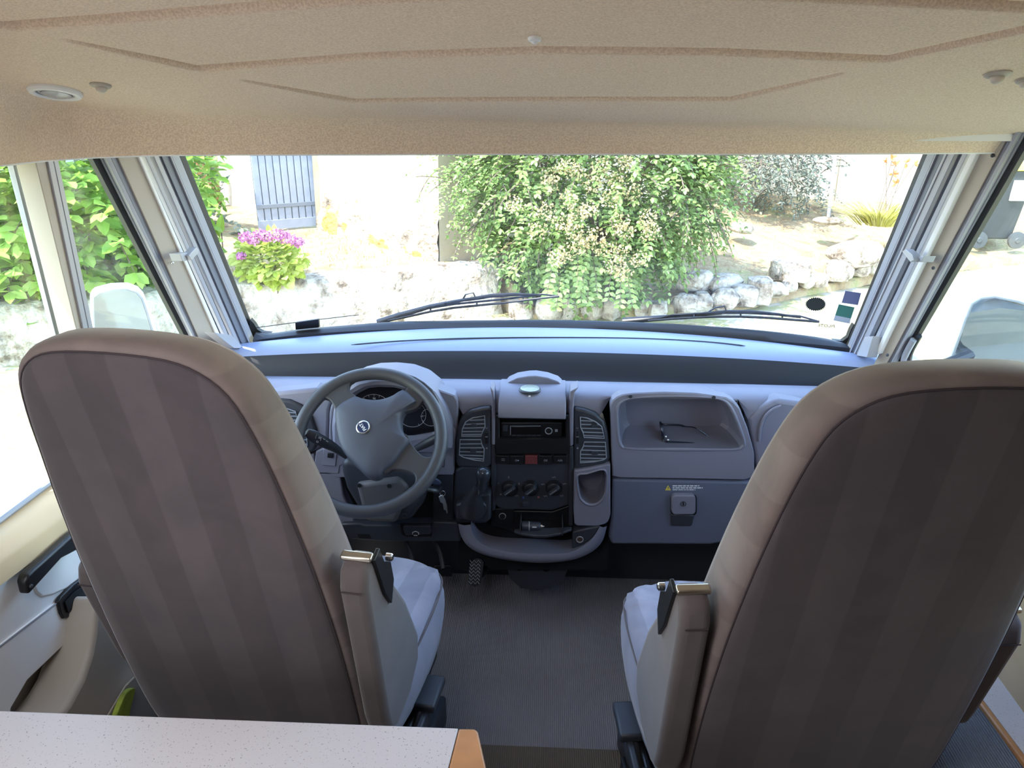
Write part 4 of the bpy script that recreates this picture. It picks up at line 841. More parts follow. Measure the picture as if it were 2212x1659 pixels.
for x, lb in ((952, 'dark brake pedal arm below the knee panel'), (888, 'dark clutch pedal arm below the knee panel, nearest the left seat')):
    pe = empty('foot_pedal', P(x, 1235, Y=2.05), label=lb, cat='pedal')
    MB().tube([P(x - 14, 1165, Y=2.08), P(x, 1195, Y=2.06), P(x + 6, 1228, Y=2.03)], .008, 8).build('arm', PLD, pe); 
    q = [P(a, b, Y=2.03) for a, b in ((x - 14, 1222), (x + 22, 1222), (x + 24, 1246), (x - 12, 1246))]
    MB().hexa(q, [p + Vector((0, .02, -.006)) for p in q]).build('pad', BLK, pe, bevel=.003, fix=True)

# ---- sunglasses in the tray
sg = empty('sunglasses', P(*c7(900, 690), Y=2.05), label='dark-framed glasses lying open in the storage tray', cat='glasses')
SGM = mat('spectacle_frame', (.012, .016, .028), .2)
def g7(x, y, Y): return P(*c7(x, y), Y=Y)
MB().tube(smoothloop([g7(868, 480, 2.09), g7(900, 486, 2.085), g7(1020, 490, 2.08), g7(1080, 503, 2.078), g7(1160, 512, 2.076), g7(1230, 552, 2.074), g7(1300, 598, 2.072)], 3, False), [.003] * 9 + [.0018] * 6 + [.0026] * 4, 8).build('temple', SGM, sg)
MB().tube(smoothloop([g7(905, 640, 2.03), g7(960, 644, 2.03), g7(1100, 652, 2.03), g7(1200, 660, 2.03), g7(1255, 664, 2.03), g7(1350, 702, 2.03)], 3, False), [.0035] * 9 + [.002] * 5 + [.0028] * 2, 8).build('temple', SGM, sg)
for (x0, y0, Y0), (x1, y1, Y1) in (((865, 485, 2.09), (878, 580, 2.065)), ((880, 590, 2.06), (900, 700, 2.03))):
    a_, b_ = g7(x0, y0, Y0), g7(x1, y1, Y1); c = (a_ + b_) / 2; u = (b_ - a_) / 2; w_ = Vector((.004, 0, -.012)) 
    MB().tube([c + u * math.cos(t_) + w_ * math.sin(t_) * 1.5 for t_ in np.linspace(0, 2 * math.pi, 21)[:-1]], .0028, 8, closed=True).build('lens_frame', SGM, sg)
    L = [c + u * .9 * math.cos(t_) + w_ * 1.4 * math.sin(t_) for t_ in np.linspace(0, 2 * math.pi, 17)[:-1]]
    MB().hexa(L, [p + Vector((.0015, 0, .0005)) for p in L]).build('lens', mat('dark_lens', (.02, .03, .05), .05) if 'dark_lens' not in MATS else MATS['dark_lens'], sg, fix=True)
for x, y in ((905, 600), (925, 630)): MB().sphere(g7(x, y, 2.035), (.004, .003, .006)).build('hinge', CHR, sg)

# ================================================================= SEATS
def outline(n=3):
    """half outline of the backrest (x, z) from bottom centre to top centre, mirrored"""
    h = [(.12, .335), (.195, .35), (.236, .40), (.248, .48), (.250, .59), (.248, .72), (.241, .86), (.228, 1.0), (.213, 1.11), (.198, 1.195), (.178, 1.257), (.142, 1.297), (.09, 1.318)]
    full = h + [(0, 1.324)] + [(-x, z) for x, z in h[::-1]] + [(0, .330)]
    return [(v_.x, v_.y) for v_ in smoothloop(full, n)]
OUT = outline()
def inset(o, d):
    C = Vector((0, .86)); r_ = []
    m = len(o)
    for i in range(m):
        a = Vector(o[(i - 1) % m]); b_ = Vector(o[(i + 1) % m]); t_ = (b_ - a).normalized(); n2 = Vector((-t_.y, t_.x)); p = Vector(o[i])
        if n2.dot(C - p) < 0: n2 = -n2
        r_.append(p + n2 * d)
    return r_
LEAN = .212
def yback(z): return -.262 - LEAN * (z - .42) - .03 * max(0, z - 1.12)
def back_pt(x, z, dep):   # dep: 0 rear face, growing forward
    dep = dep * (1 - .38 * min(1, max(0, (z - .7) / .6)))
    return Vector((x, yback(z) + dep - .012 * math.cos(min(1, abs(x) / .25) * 1.4), z))
def seat(name, loc, rz, aisle, label):
    r0 = empty(name, loc, rz, label, 'seat')
    TH = .155
    def ring(d, dep): return [back_pt(p.x, p.y, dep) for p in inset(OUT, d)]
    sh_ = (.055)
    rows = [ring(.022, .006), ring(.016, .005), ring(.010, .007), ring(.004, .016), ring(.0, .034), ring(-.001, .06), ring(0, TH - .045), ring(.008, TH - .018), ring(.03, TH + .002), ring(.07, TH + .010), ring(.12, TH + .002)]
    C2 = Vector((0, .86))
    for k in (.75, .5, .25, .02): rows.append([back_pt(p.x * k, C2.y + (p.y - C2.y) * k, TH - .004) for p in inset(OUT, .12)])
    MB().grid(rows, closed=True, cap=True).build('backrest', SUB, r0, local=True, angle=180, fix=True)
    base = inset(OUT, .016); rows = [[back_pt(p.x, p.y, .014) for p in base]]
    for k, d_ in ((1, .004), (.985, -.001), (.95, -.005), (.85, -.008), (.7, -.010), (.5, -.012), (.3, -.013), (.1, -.014), (.01, -.014)): rows.append([back_pt(p.x * k, C2.y + (p.y - C2.y) * k, d_) for p in base])
    bp_ = MB().grid(rows, closed=True, cap=True).build('back_panel', SUE, r0, local=True, angle=180, fix=True)
    MB().tube([back_pt(p.x, p.y, .003) for p in inset(OUT, .0155)], .0014, 5, closed=True).build('seam', THR, bp_, local=True)
    # cushion
    co_ = []
    for (x, y) in [(v_.x, v_.y) for v_ in smoothloop([(.0, .29), (.12, .288), (.20, .27), (.248, .225), (.266, .14), (.27, 0), (.262, -.12), (.24, -.20), (.15, -.24), (0, -.25), (-.15, -.24), (-.24, -.20), (-.262, -.12), (-.27, 0), (-.266, .14), (-.248, .225), (-.20, .27), (-.12, .288)], 4)]: co_.append((x, y))
    def cr_(s_, z, ww=0):
        r2 = []
        for i, (x, y) in enumerate(co_):
            x *= 1.04; zz = z + (.012 * (abs(x) / .27) ** 3 if z > .45 else 0) - (.012 * max(0, (y - .12) / .17) ** 2 if z > .42 else 0) + (.02 if z > .36 else 0)
            e = 0
            if ww: e = ww * math.sin(y * 170 + x * 20)
            r2.append(Vector((x * s_ * (1 + e * .5), y * s_, zz + e * .12)))
        return r2
    rows = [cr_(.90, .345), cr_(.965, .350), cr_(.99, .375), cr_(1.0, .41), cr_(.995, .445, .012), cr_(.965, .478, .025), cr_(.90, .495, .03), cr_(.78, .498, .018), cr_(.6, .490), cr_(.35, .485), cr_(.02, .484)]
    cu_ = MB().grid(rows, closed=True, cap=True).build('seat_cushion', SUC, r0, local=True, angle=180, fix=True)
    MB().tube([v_ + Vector((0, 0, .002)) for v_ in cr_(.985, .462)], .0022, 6, closed=True).build('piping', SUA, cu_, local=True)
    # armrests, folded up beside the backrest
    for sd in (-1, 1):
        x0, x1 = (.253, .303) if sd == aisle else (.275, .330); xs_ = (x0 * sd, x1 * sd); dy_, dz_ = (0, .02) if sd == aisle else (.075, -.10)
        G = lambda l: [(y + dy_, z + (dz_ if z > .6 else 0)) for y, z in l]
        pr = [(-.322, .897), (-.346, .886), (-.354, .850), (-.305, .55), (-.292, .505), (-.255, .485), (-.175, .49), (-.11, .53), (-.103, .59), (-.165, .70), (-.235, .80), (-.268, .86), (-.298, .897)]; pr = G(pr)
        ar_ = MB().hexa([(xs_[0], y, z) for y, z in pr], [(xs_[1], y, z) for y, z in pr]).build('armrest', SUA, r0, local=True, bevel=.014, seg=5, fix=True)
        cp_ = G([(-.330, .893), (-.330, .902), (-.316, .906), (-.308, .896)])
        MB().hexa([((x0 - .002) * sd, y, z) for y, z in cp_], [((x1 + .002) * sd, y, z) for y, z in cp_]).build('metal_cap', BRS, ar_, local=True, bevel=.003, fix=True)
        xi = x1 if sd == aisle else x1
        bp2 = G([(-.322, .895), (-.296, .902), (-.278, .862), (-.250, .845), (-.240, .800), (-.258, .760), (-.285, .80), (-.308, .86)])
        MB().hexa([((xi - .001) * sd, y, z) for y, z in bp2], [((xi + .006) * sd, y, z) for y, z in bp2]).build('hinge_plate', BLK, ar_, local=True, bevel=.0015, fix=True)
        MB().lathe([(.007, 0), (.007, .010), (.005, .012)], 14, Matrix.Translation(((xi + .003) * sd, -.262 + dy_, .862 + dz_)) @ Matrix.Rotation(math.pi / 2 * sd, 4, 'Y')).build('pin', CHR, ar_, local=True, fix=True)
        MB().tube([Vector((x, y - .0015, z)) for x, y, z in (((x0 + .007) * sd, -.3542 + dy_, .849 + dz_), ((x1 - .007) * sd, -.3542 + dy_, .849 + dz_))], .0012, 5).build('seam', THR, ar_, local=True)
    # base: rails, levers, pedestal
    MB().box((-.21, -.24, .09), (.21, .20, .345)).build('pedestal', BLK, r0, local=True, bevel=.01)
    MB().box((-.25, -.28, 0), (.25, .24, .09)).build('pedestal_foot', PLD, r0, local=True, bevel=.01)
    for sd in (-1, 1):
        MB().box((min(.215 * sd, .255 * sd), -.26, .29), (max(.215 * sd, .255 * sd), .16, .345)).build('slide_rail', BLK, r0, local=True, bevel=.004)
    sd = aisle
    def bx(name, a, b, m, bv=.004, par=None):
        return MB().box((min(a[0] * sd, b[0] * sd), a[1], a[2]), (max(a[0] * sd, b[0] * sd), b[1], b[2])).build(name, m, par or r0, local=True, bevel=bv, seg=2)
    bx('side_cover', (.258, -.30, .16), (.275, .02, .33), BLK, .006)
    lv = bx('lever', (.262, -.07, .335), (.315, .03, .357), PLD, .006); bx('lever', (.285, -.15, .30), (.300, -.06, .34), PLD, .004); bx('lever', (.268, -.22, .29), (.283, -.13, .335), PLD, .004)
    bx('handle', (.302, -.26, .20), (.312, -.07, .30), BLK, .003); bx('handle_sticker', (.3118, -.20, .23), (.3126, -.10, .275), GREYM, 0)
    bk_ = bx('belt_buckle', (.296, -.345, .16), (.325, -.24, .335), BLK, .006)
    for k in range(10): bx('grip_rib', (.324, -.335 + .0, .175 + .014 * k), (.3275, -.25, .180 + .014 * k), BLK, .001, bk_)
    if sd < 0: bx('release_button', (.298, -.318, .332), (.322, -.262, .343), ORG, .003, bk_)
    bx('guide_strip', (.245, -.33, .10), (.252, -.30, .32), PLD, .002); ls_ = text('lettering', 'AGUTI', Vector((0, 0, 0)), .022, WHT, r0)
    ls_.matrix_basis = Matrix.Translation((.262 * sd, -.335, .25)) @ Matrix(((1, 0, 0), (0, 0, -1), (0, 1, 0))).to_4x4() @ Matrix.Rotation(math.pi / 2, 4, 'Z')
    return r0
seat('captain_seat', (-.528, 1.415, 0), math.radians(-8), 1, 'left driver seat in mauve-taupe striped suede, facing the steering wheel')
seat('captain_seat', (.49, 1.345, 0), math.radians(6), -1, 'right passenger seat in dark taupe striped suede, facing the glovebox')

# ---- table in the foreground
tb = empty('dining_table', (-.6, .5, 0), label='speckled grey laminate table top with beech end, in the lower left foreground', cat='table')
ZT = .75
tt_ = [P(-260, 1525, Z=ZT), P(990, 1573, Z=ZT), P(968, 1659, Z=ZT)]
dd = (tt_[2] - tt_[1]).normalized(); far = tt_[2] + dd * .5
tl = [tt_[0], tt_[1], far, Vector((tt_[0].x, far.y, ZT))]
MB().hexa(tl, [p + Vector((0, 0, -.028)) for p in tl]).build('table_top', LAM, tb, bevel=.0015, seg=2, fix=True)
w1 = P(1026, 1573.5, Z=ZT); w2 = P(1033, 1580, Z=ZT); w3 = P(1052, 1665, Z=ZT); d3 = (w3 - w2).normalized()
tw = [tt_[1] + Vector((.0008, 0, 0)), w1, w2, w3 + d3 * .5, far + Vector((.0008, 0, 0))]
MB().hexa(tw, [p + Vector((0, 0, -.028)) for p in tw]).build('wooden_end', WOOD, tb, bevel=.003, fix=True)
MB().tube([Vector((-.62, .35, 0)), Vector((-.62, .35, ZT - .028))], .03, 16).build('leg', ALG, tb)

# ================================================================= OUTSIDE
def ramp_mat(name, stops, scale, rough=.95, bump=.5, dist=.03, detail=8, coords='Object', tex='noise'):
    m = mat(name, stops[0][1], rough); t, b = nodes(m); tc = t.nodes.new('ShaderNodeTexCoord')
    n = t.nodes.new('ShaderNodeTexNoise'); n.inputs['Scale'].default_value = scale; n.inputs['Detail'].default_value = detail; n.inputs['Roughness'].default_value = .65
    t.links.new(tc.outputs[coords], n.inputs['Vector'])
    r = t.nodes.new('ShaderNodeValToRGB'); e = r.color_ramp.elements
    e[0].position, e[0].color = stops[0][0], (*stops[0][1], 1); e[1].position, e[1].color = stops[-1][0], (*stops[-1][1], 1)
    for p_, c_ in stops[1:-1]: q = e.new(p_); q.color = (*c_, 1)
    t.links.new(n.outputs['Fac'], r.inputs[0]); t.links.new(r.outputs[0], b.inputs['Base Color'])
    bp = t.nodes.new('ShaderNodeBump'); bp.inputs['Strength'].default_value = bump; bp.inputs['Distance'].default_value = dist
    n2 = t.nodes.new('ShaderNodeTexNoise'); n2.inputs['Scale'].default_value = scale * 3; n2.inputs['Detail'].default_value = 6; t.links.new(tc.outputs[coords], n2.inputs['Vector'])
    t.links.new(n2.outputs['Fac'], bp.inputs['Height']); t.links.new(bp.outputs[0], b.inputs['Normal']); return m
GRD = ramp_mat('dry_grass_gravel', [(.30, (.20, .15, .08)), (.42, (.32, .26, .15)), (.50, (.28, .28, .11)), (.56, (.38, .34, .25)), (.70, (.52, .48, .41))], 2.2, bump=1, dist=.05, detail=12)
TER = ramp_mat('dry_lawn', [(.30, (.15, .11, .06)), (.44, (.30, .21, .11)), (.54, (.34, .27, .15)), (.64, (.25, .25, .10)), (.75, (.42, .34, .21))], 3.5, bump=1, dist=.05, detail=12)
STW = ramp_mat('limestone_wall', [(.36, (.12, .09, .06)), (.45, (.32, .27, .21)), (.54, (.46, .42, .35)), (.75, (.54, .51, .46))], 5, bump=1, dist=.06, detail=10)
REN = ramp_mat('lime_render', [(.32, (.38, .31, .20)), (.45, (.48, .42, .31)), (.6, (.53, .48, .38)), (.8, (.57, .53, .44))], 1.4, bump=.5, dist=.02, detail=8)
LICH = mat('orange_lichen', (.75, .45, .12), .9, var=.4, vscale=20)
SHUT = mat('shutter_paint', (.27, .30, .36), .6, var=.1, vscale=10)
SHUD = mat('shutter_iron', (.16, .18, .21), .6)
BRI = mat('terracotta_boards', (.36, .17, .08), .8, var=.2, vscale=4)
# level ground, terrace behind the retaining wall
gz0 = -.6
struct(MB().add([(-40, -10, gz0), (40, -10, gz0), (40, 40, gz0), (-40, 40, gz0)], [(0, 1, 2, 3)]).build('ground', GRD, None, smooth=False), 'sunlit gravel and dry grass around the vehicle', 'ground')
wallpts = [P(0, 668, Z=-.1), P(200, 655, Z=-.1), P(330, 640, Z=-.1), P(510, 620, Z=-.1), P(800, 598, Z=-.1), P(1083, 577, Z=-.1)]
wd = (wallpts[1] - wallpts[0]).normalized(); wallpts = [wallpts[0] - wd * 6] + wallpts
rk = [P(x, y, Z=z) for x, y, z in ((1100, 672, -.52), (1300, 672, -.52), (1500, 660, -.5), (1600, 645, -.46), (1750, 605, -.42), (1880, 575, -.36), (2000, 555, -.36))]
front = [(p.x, p.y) for p in wallpts] + [(p.x, p.y) for p in rk] + [(12, 13.0)]
fx = [p[0] for p in front]; fy = [p[1] for p in front]
random.seed(3)
def terr_z(X, Y, yfr):
    base = -.17 + (0 if X < -.5 else -.33 * min(1, (X + .5) / .4))       # in front: wall height left, low rocks right
    d = Y - yfr; rise = (0.02 * d if X < -.5 else min(.62, .16 * d))
    return base + rise + .02 * math.sin(X * 3.1 + Y * 2.3) + .015 * math.sin(X * 7 + 1.3 * Y)
rows = []
for j in range(50):
    r_ = []
    for X in np.linspace(-11, 11, 120):
        yfr = float(np.interp(X, fx, fy)) + (.15 if X < -.45 else .0); Y = yfr + (j / 49) ** 1.5 * (16 - yfr) if yfr < 15 else yfr + j * .05
        z = terr_z(X, Y, yfr) - (.12 if j == 0 and X > -.45 else 0) - (.5 if j == 0 and X < -.45 else 0)
        r_.append((X, Y, z))
    rows.append(r_)
struct(MB().grid(rows).build('ground_terrace', TER, None, angle=180), 'sunlit terrace of dry lawn in front of the house', 'ground')
# low retaining wall
def wobble(p, a): return p + Vector((U(-a, a), U(-a, a), U(-a, a)))
wp = []
for a, b_ in zip(wallpts, wallpts[1:]):
    n_ = max(2, int((b_ - a).length / .12))
    for k in range(n_): wp.append(a.lerp(b_, k / n_))
wp.append(wallpts[-1])
prf = [(-.02, -.62), (-.02, -.5), (-.01, -.38), (0, -.25), (.01, -.14), (.04, -.09), (.12, -.07), (.22, -.07), (.30, -.08), (.34, -.13), (.34, -.5)]
rows = []
for i, p in enumerate(wp):
    a = wp[max(0, i - 1)]; b_ = wp[min(len(wp) - 1, i + 1)]; t_ = (b_ - a).normalized(); nrm = Vector((-t_.y, t_.x, 0)); nrm = nrm if nrm.y > 0 else -nrm
    rows.append([wobble(Vector((p.x, p.y, z)) + nrm * d, .016) for d, z in prf])
rw = MB().grid(rows); n_ = len(rw.v); rw.f += [tuple(range(n_ - len(prf), n_))]
rw = rw.build('retaining_wall', STW, None, angle=180); tag(rw, 'long low limestone retaining wall running across the garden below the hydrangea', 'garden wall')
# one orange stone in the face
# dry-stone edging and rocks
def rock(p, r, lab, grp='rough limestone blocks edging the lawn', m=None):
    mb = MB().sphere((0, 0, 0), 1, 10, 7); ph = U(0, 9)
    for i, v_ in enumerate(mb.v):
        v_ = Vector(v_); n_ = math.sin(v_.x * 3.1 + ph) * math.cos(v_.y * 2.7 + ph * 1.7) * .22 + math.sin(v_.z * 5 + ph) * .08 + U(-.05, .05)
        v_ *= 1 + n_
        for a in range(3): v_[a] = max(-.82, min(.82, v_[a]))
        mb.v[i] = (v_.x * r[0], v_.y * r[1], v_.z * r[2])
    o = mb.build('rock', m or STW, None, angle=50, local=True); o.location = p + Vector((0, 0, r[2] * .55)); o.rotation_euler = (0, 0, U(0, 6)); tag(o, lab, 'rock', grp)
    return o
random.seed(11)
NR = -1; ORD = 'first second third fourth fifth sixth seventh eighth ninth tenth eleventh twelfth thirteenth fourteenth fifteenth sixteenth seventeenth eighteenth nineteenth twentieth twenty-first twenty-second twenty-third twenty-fourth twenty-fifth twenty-sixth twenty-seventh twenty-eighth twenty-ninth thirtieth'.split()
seg = [(rk[i], rk[i + 1]) for i in range(len(rk) - 1)]
for a, b_ in seg:
    L = (b_ - a).length; k = 0
    n_ = max(2, int(L / .23))
    for k in range(n_):
        p = a.lerp(b_, (k + U(.2, .8)) / n_); s_ = U(.10, .17)
        NR += 1; rock(p + Vector((0, U(-.04, .06), -.06)), (s_ * 1.15, s_, s_ * U(.75, 1.1)), 'rough pale limestone block edging the lawn, %s from the low wall end' % ORD[NR])
for x, y, z, s_, lb_ in ((1500, 620, -.38, .22, 'pale boulder at the right foot of the big bush'), (1560, 625, -.42, .20, 'pale boulder just right of the big bush, above the block row'), (1700, 598, -.38, .22, 'rounded pale boulder midway between the bush and the right pillar'), (1850, 566, -.3, .30, 'largest pale boulder, closest to the right windscreen pillar'), (1600, 500, -.1, .14, 'small pale stone farther up the lawn behind the bush')):
    rock(P(x, y, Z=z), (s_ * 1.3, s_ * .8, s_ * .6), lb_, 'boulders on the lawn right of the bush')

# house wall (rendered), running obliquely; corner at x=965
hA = P(965, 565, Z=-.15); hB = P(700, 500, Z=-.15); hd = (hB - hA).normalized()
hC = hB + hd * .05; hD = hB + hd * 3.2
hn = Vector((-hd.y, hd.x, 0)); hn = hn if hn.y > 0 else -hn
house = empty('house', hA, label='pale rendered stone house with a grey shutter at the end of the garden', cat='house')
def wallseg(a, b_, z0, z1, th, nrm, wob=.0, nx=24, nz=16):
    rows = []
    for j in range(nz + 1):
        z = z0 + (z1 - z0) * j / nz; bul = .10 * max(0, 1 - (z - z0) / .7)
        rows.append([a.lerp(b_, i / nx).to_3d().xy.to_3d() + Vector((0, 0, z)) - nrm * (bul + U(-wob, wob)) for i in range(nx + 1)])
    mb = MB().grid(rows); n_ = nx + 1
    a0, b0_ = Vector((a.x, a.y, 0)), Vector((b_.x, b_.y, 0))
    mb.grid([[Vector(rows[0][-1]), Vector(rows[-1][-1])], [Vector(rows[0][-1]) + nrm * th, Vector(rows[-1][-1]) + nrm * th]])
    mb.grid([[Vector(rows[0][0]), Vector(rows[-1][0])], [Vector(rows[0][0]) + nrm * th, Vector(rows[-1][0]) + nrm * th]])
    return mb
random.seed(5)
wallseg(hA, hB, -.3, 3.5, 6, hn, .012, 40, 40).build('wall', REN, house, angle=60)
wallseg(hB + hd * 1.0, hB + hd * 3.0 , -.3, 3.5, .5, hn, .01).build('wall', REN, house, angle=60)
# rough stone plinth exposed at the foot of the wall
rows = []
for j in range(9):
    r_ = []
    for i in range(45):
        t_ = i / 44; top = .42 + .22 * math.sin(t_ * 9 + 1) + .12 * math.sin(t_ * 23); z = -.3 + (top + .15) * j / 8
        p = hA.lerp(hB, t_); r_.append(Vector((p.x, p.y, z)) - hn * ((.15 if j < 8 else .02) - .05 * (j / 8) + U(-.03, .03)))
    rows.append(r_)
pln = MB().grid(rows).build('stone_plinth', ramp_mat('weathered_stone', [(.34, (.16, .13, .10)), (.46, (.34, .27, .20)), (.58, (.46, .40, .32)), (.7, (.55, .51, .45))], 4, bump=1, dist=.08, detail=10), house, angle=180)
PL_ = MATS['weathered_stone']; t, b = nodes(PL_); src = b.inputs['Base Color'].links[0].from_socket; tc = t.nodes.new('ShaderNodeTexCoord'); n = t.nodes.new('ShaderNodeTexNoise'); n.inputs['Scale'].default_value = 2.6; n.inputs['Detail'].default_value = 3
t.links.new(tc.outputs['Object'], n.inputs['Vector']); r = t.nodes.new('ShaderNodeMapRange'); r.inputs[1].default_value = .57; r.inputs[2].default_value = .62; t.links.new(n.outputs['Fac'], r.inputs[0]); mx = t.nodes.new('ShaderNodeMix'); mx.data_type = 'RGBA'; t.links.new(r.outputs[0], mx.inputs[0]); t.links.new(src, mx.inputs[6]); mx.inputs[7].default_value = (.52, .30, .08, 1); t.links.new(mx.outputs[2], b.inputs['Base Color'])
# doorway recess and shutter leaf
sh = empty('shutter', P(627, 495, Z=-.1), label='blue-grey planked shutter leaf standing open against the house wall', cat='shutter')
s0 = P(692, 487, Z=-.08); s1 = P(560, 498, Z=-.08); sdv = (s1 - s0); sdv.z = 0; wS = sdv.length; sdv.normalize(); sn_ = Vector((-sdv.y, sdv.x, 0)); sn_ = sn_ if sn_.y > 0 else -sn_
def shp(u, z, o=0): return s0 + sdv * (u * wS) + Vector((0, 0, z)) - sn_ * o
zs0, zs1 = .02, 1.75
npk = 9
for k in range(npk):
    u0, u1 = k / npk + .006, (k + 1) / npk - .006
    MB().hexa([shp(u0, zs0), shp(u1, zs0), shp(u1, zs1), shp(u0, zs1)], [p + sn_ * .03 for p in (shp(u0, zs0), shp(u1, zs0), shp(u1, zs1), shp(u0, zs1))]).build('plank', SHUT, sh, bevel=.006, seg=2, fix=True)
MB().hexa([shp(.0, .03, -.02), shp(1, .03, -.02), shp(1, 1.74, -.02), shp(0, 1.74, -.02)], [shp(.0, .03, -.028), shp(1, .03, -.028), shp(1, 1.74, -.028), shp(0, 1.74, -.028)]).build('backing', SHUD, sh, fix=True)
for z0_, z1_, m_ in ((.27, .32, SHUD), (.93, .98, SHUD), (.0, .12, SHUT)):
    L_ = [shp(-.01, z0_, .012), shp(1.01, z0_, .012), shp(1.01, z1_, .012), shp(-.01, z1_, .012)]
    MB().hexa(L_, [p + sn_ * .012 for p in L_]).build('strap_hinge' if m_ is SHUD else 'bottom_rail', m_, sh, bevel=.003, seg=2, fix=True)
MB().sphere(shp(.90, 1.06, .02), .022, 10, 6).build('knob', SHUD, sh)
# further left: terracotta boarding behind the green shrub
f0, f1 = P(478, 440, Z=-.05), P(380, 452, Z=-.05)
fb = empty('board_fence', f0, label='terracotta horizontal boards behind the climbing shrub, at the left edge of the windscreen', cat='fence')
for k in range(9):
    z0_ = .0 + k * .17; L_ = [f0 + Vector((0, 0, z0_)), f1 + Vector((0, 0, z0_)), f1 + Vector((0, 0, z0_ + .16)), f0 + Vector((0, 0, z0_ + .16))]
    MB().hexa(L_, [p + Vector((0, .04, 0)) for p in L_]).build('board', BRI, fb, bevel=.006, seg=2, fix=True)
# garden wall at the far right
g0, g1 = P(1480, 425, Z=.05), P(1800, 418, Z=.05); g2 = P(2050, 420, Z=.05); g3 = Vector((9.5, g2.y + .8, 0))
random.seed(6)
gw = MB()
for a, b_ in ((g0, g1), (g1, g2), (g2, g3)):
    d_ = (b_ - a).normalized(); n2 = Vector((-d_.y, d_.x, 0)); n2 = n2 if n2.y > 0 else -n2
    w2 = wallseg(a, b_, -.6, 3.0, .4, n2, .01, 20, 20); gw.add(w2.v, w2.f)
tag(gw.build('garden_wall', REN, None, angle=60), 'high pale rendered wall behind the lawn, right of the big bush', 'garden wall')

# ---- vegetation
def leafmat(name, c1, c2, c3, tr=.3):
    m = mat(name, c1, .55, spec=.3); t, b = nodes(m); g = t.nodes.new('ShaderNodeNewGeometry'); r = t.nodes.new('ShaderNodeValToRGB'); e = r.color_ramp.elements
    e[0].color = (*c1, 1); e[1].color = (*c3, 1); q = e.new(.5); q.color = (*c2, 1)
    t.links.new(g.outputs['Random Per Island'], r.inputs[0]); t.links.new(r.outputs[0], b.inputs['Base Color'])
    o = t.nodes['Material Output']; tl = t.nodes.new('ShaderNodeBsdfTranslucent'); t.links.new(r.outputs[0], tl.inputs[0]); mx = t.nodes.new('ShaderNodeMixShader'); mx.inputs[0].default_value = tr
    t.links.new(b.outputs[0], mx.inputs[1]); t.links.new(tl.outputs[0], mx.inputs[2]); t.links.new(mx.outputs[0], o.inputs[0]); return m
LF1 = leafmat('privet_leaf', (.12, .19, .05), (.21, .31, .09), (.33, .43, .17)); LF2 = leafmat('climber_leaf', (.14, .27, .03), (.25, .41, .06), (.40, .55, .14), .4)
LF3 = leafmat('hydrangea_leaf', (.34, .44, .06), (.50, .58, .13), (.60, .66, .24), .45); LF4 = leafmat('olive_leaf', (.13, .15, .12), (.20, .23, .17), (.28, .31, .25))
BLS = leafmat('blossom_cream', (.42, .34, .17), (.52, .44, .25), (.60, .53, .34)); PNK = leafmat('hydrangea_pink', (.40, .12, .29), (.50, .22, .40), (.56, .32, .50)); BRK = mat('bark', (.16, .12, .09), .9, var=.3, vscale=20)
ORF = leafmat('lily_orange', (.55, .20, .05), (.60, .27, .10), (.62, .33, .15)); LF5 = leafmat('daylily_blade', (.32, .32, .05), (.44, .42, .10), (.52, .50, .20))
def leaf(mb, p, d, up, L, w):
    d = d.normalized(); s_ = d.cross(up)
    if s_.length < 1e-3: s_ = d.orthogonal()
    s_.normalize(); n_ = s_.cross(d); f_ = n_ * (w * .25)
    mb.add([p, p + d * L * .35 + s_ * w + f_, p + d * L * .75 + s_ * w * .7 + f_, p + d * L, p + d * L * .75 - s_ * w * .7 + f_, p + d * L * .35 - s_ * w + f_, p + d * L * .5], [(0, 1, 6), (1, 2, 6), (2, 3, 6), (3, 4, 6), (4, 5, 6), (5, 0, 6)])
def rv(): 
    while 1:
        v_ = Vector((U(-1, 1), U(-1, 1), U(-1, 1)))
        if .05 < v_.length < 1: return v_.normalized()
def sprays(mb, st, c, R, n, seglen, segs, L, w, droop=.35, outb=.8, shell=.55, dens=1, dirf=None, lo=-99):
    """leafy arching twigs filling an ellipsoid R around c"""
    for _ in range(n):
        u = rv(); rr = U(shell, 1); p = c + Vector((u.x * R[0], u.y * R[1], u.z * R[2])) * rr
        if p.z < lo: continue
        d = (u * outb + rv() * .6 + Vector((0, 0, .1))).normalized()
        if dirf: d = (d + dirf(u)).normalized()
        path = [p]
        for k in range(segs):
            d = (d + Vector((0, 0, -droop * .3)) + rv() * .08).normalized(); p = p + d * seglen; path.append(p)
            for s_ in ((-1, 1) if dens else (1,)):
                sd = d.cross(Vector((0, 0, 1))); sd = sd.normalized() if sd.length > .01 else rv()
                leaf(mb, p + rv() * .006, (d * .5 + sd * s_ * .8 + rv() * .45), rv() * .5 + Vector((0, -.3, 1)), L * U(.7, 1.15), w * U(.8, 1.15))
        leaf(mb, p, d, Vector((0, 0, 1)), L, w)
        if st is not None and _ % 3 == 0: st.tube(path, [.006] * len(path[:-1]) + [.002], 4, caps=False)
random.seed(21)
bush = empty('flowering_bush', Vector((.45, 7.4, -.35)), label='huge bush with small green leaves and cream flower clusters hanging over the low wall', cat='bush')
mb, st = MB(), MB()
cB = Vector((.40, 7.75, .72))
sprays(mb, st, cB, (1.22, .85, .98), 1150, .045, 8, .064, .019, droop=.55, shell=.62)
sprays(mb, st, cB + Vector((.05, .1, .5)), (1.25, .9, .75), 520, .045, 8, .064, .019, droop=.4, shell=.7)
sprays(mb, st, cB + Vector((.75, .2, .25)), (.72, .7, 1.0), 380, .05, 10, .04, .011, droop=.35, shell=.5)      # looser right side
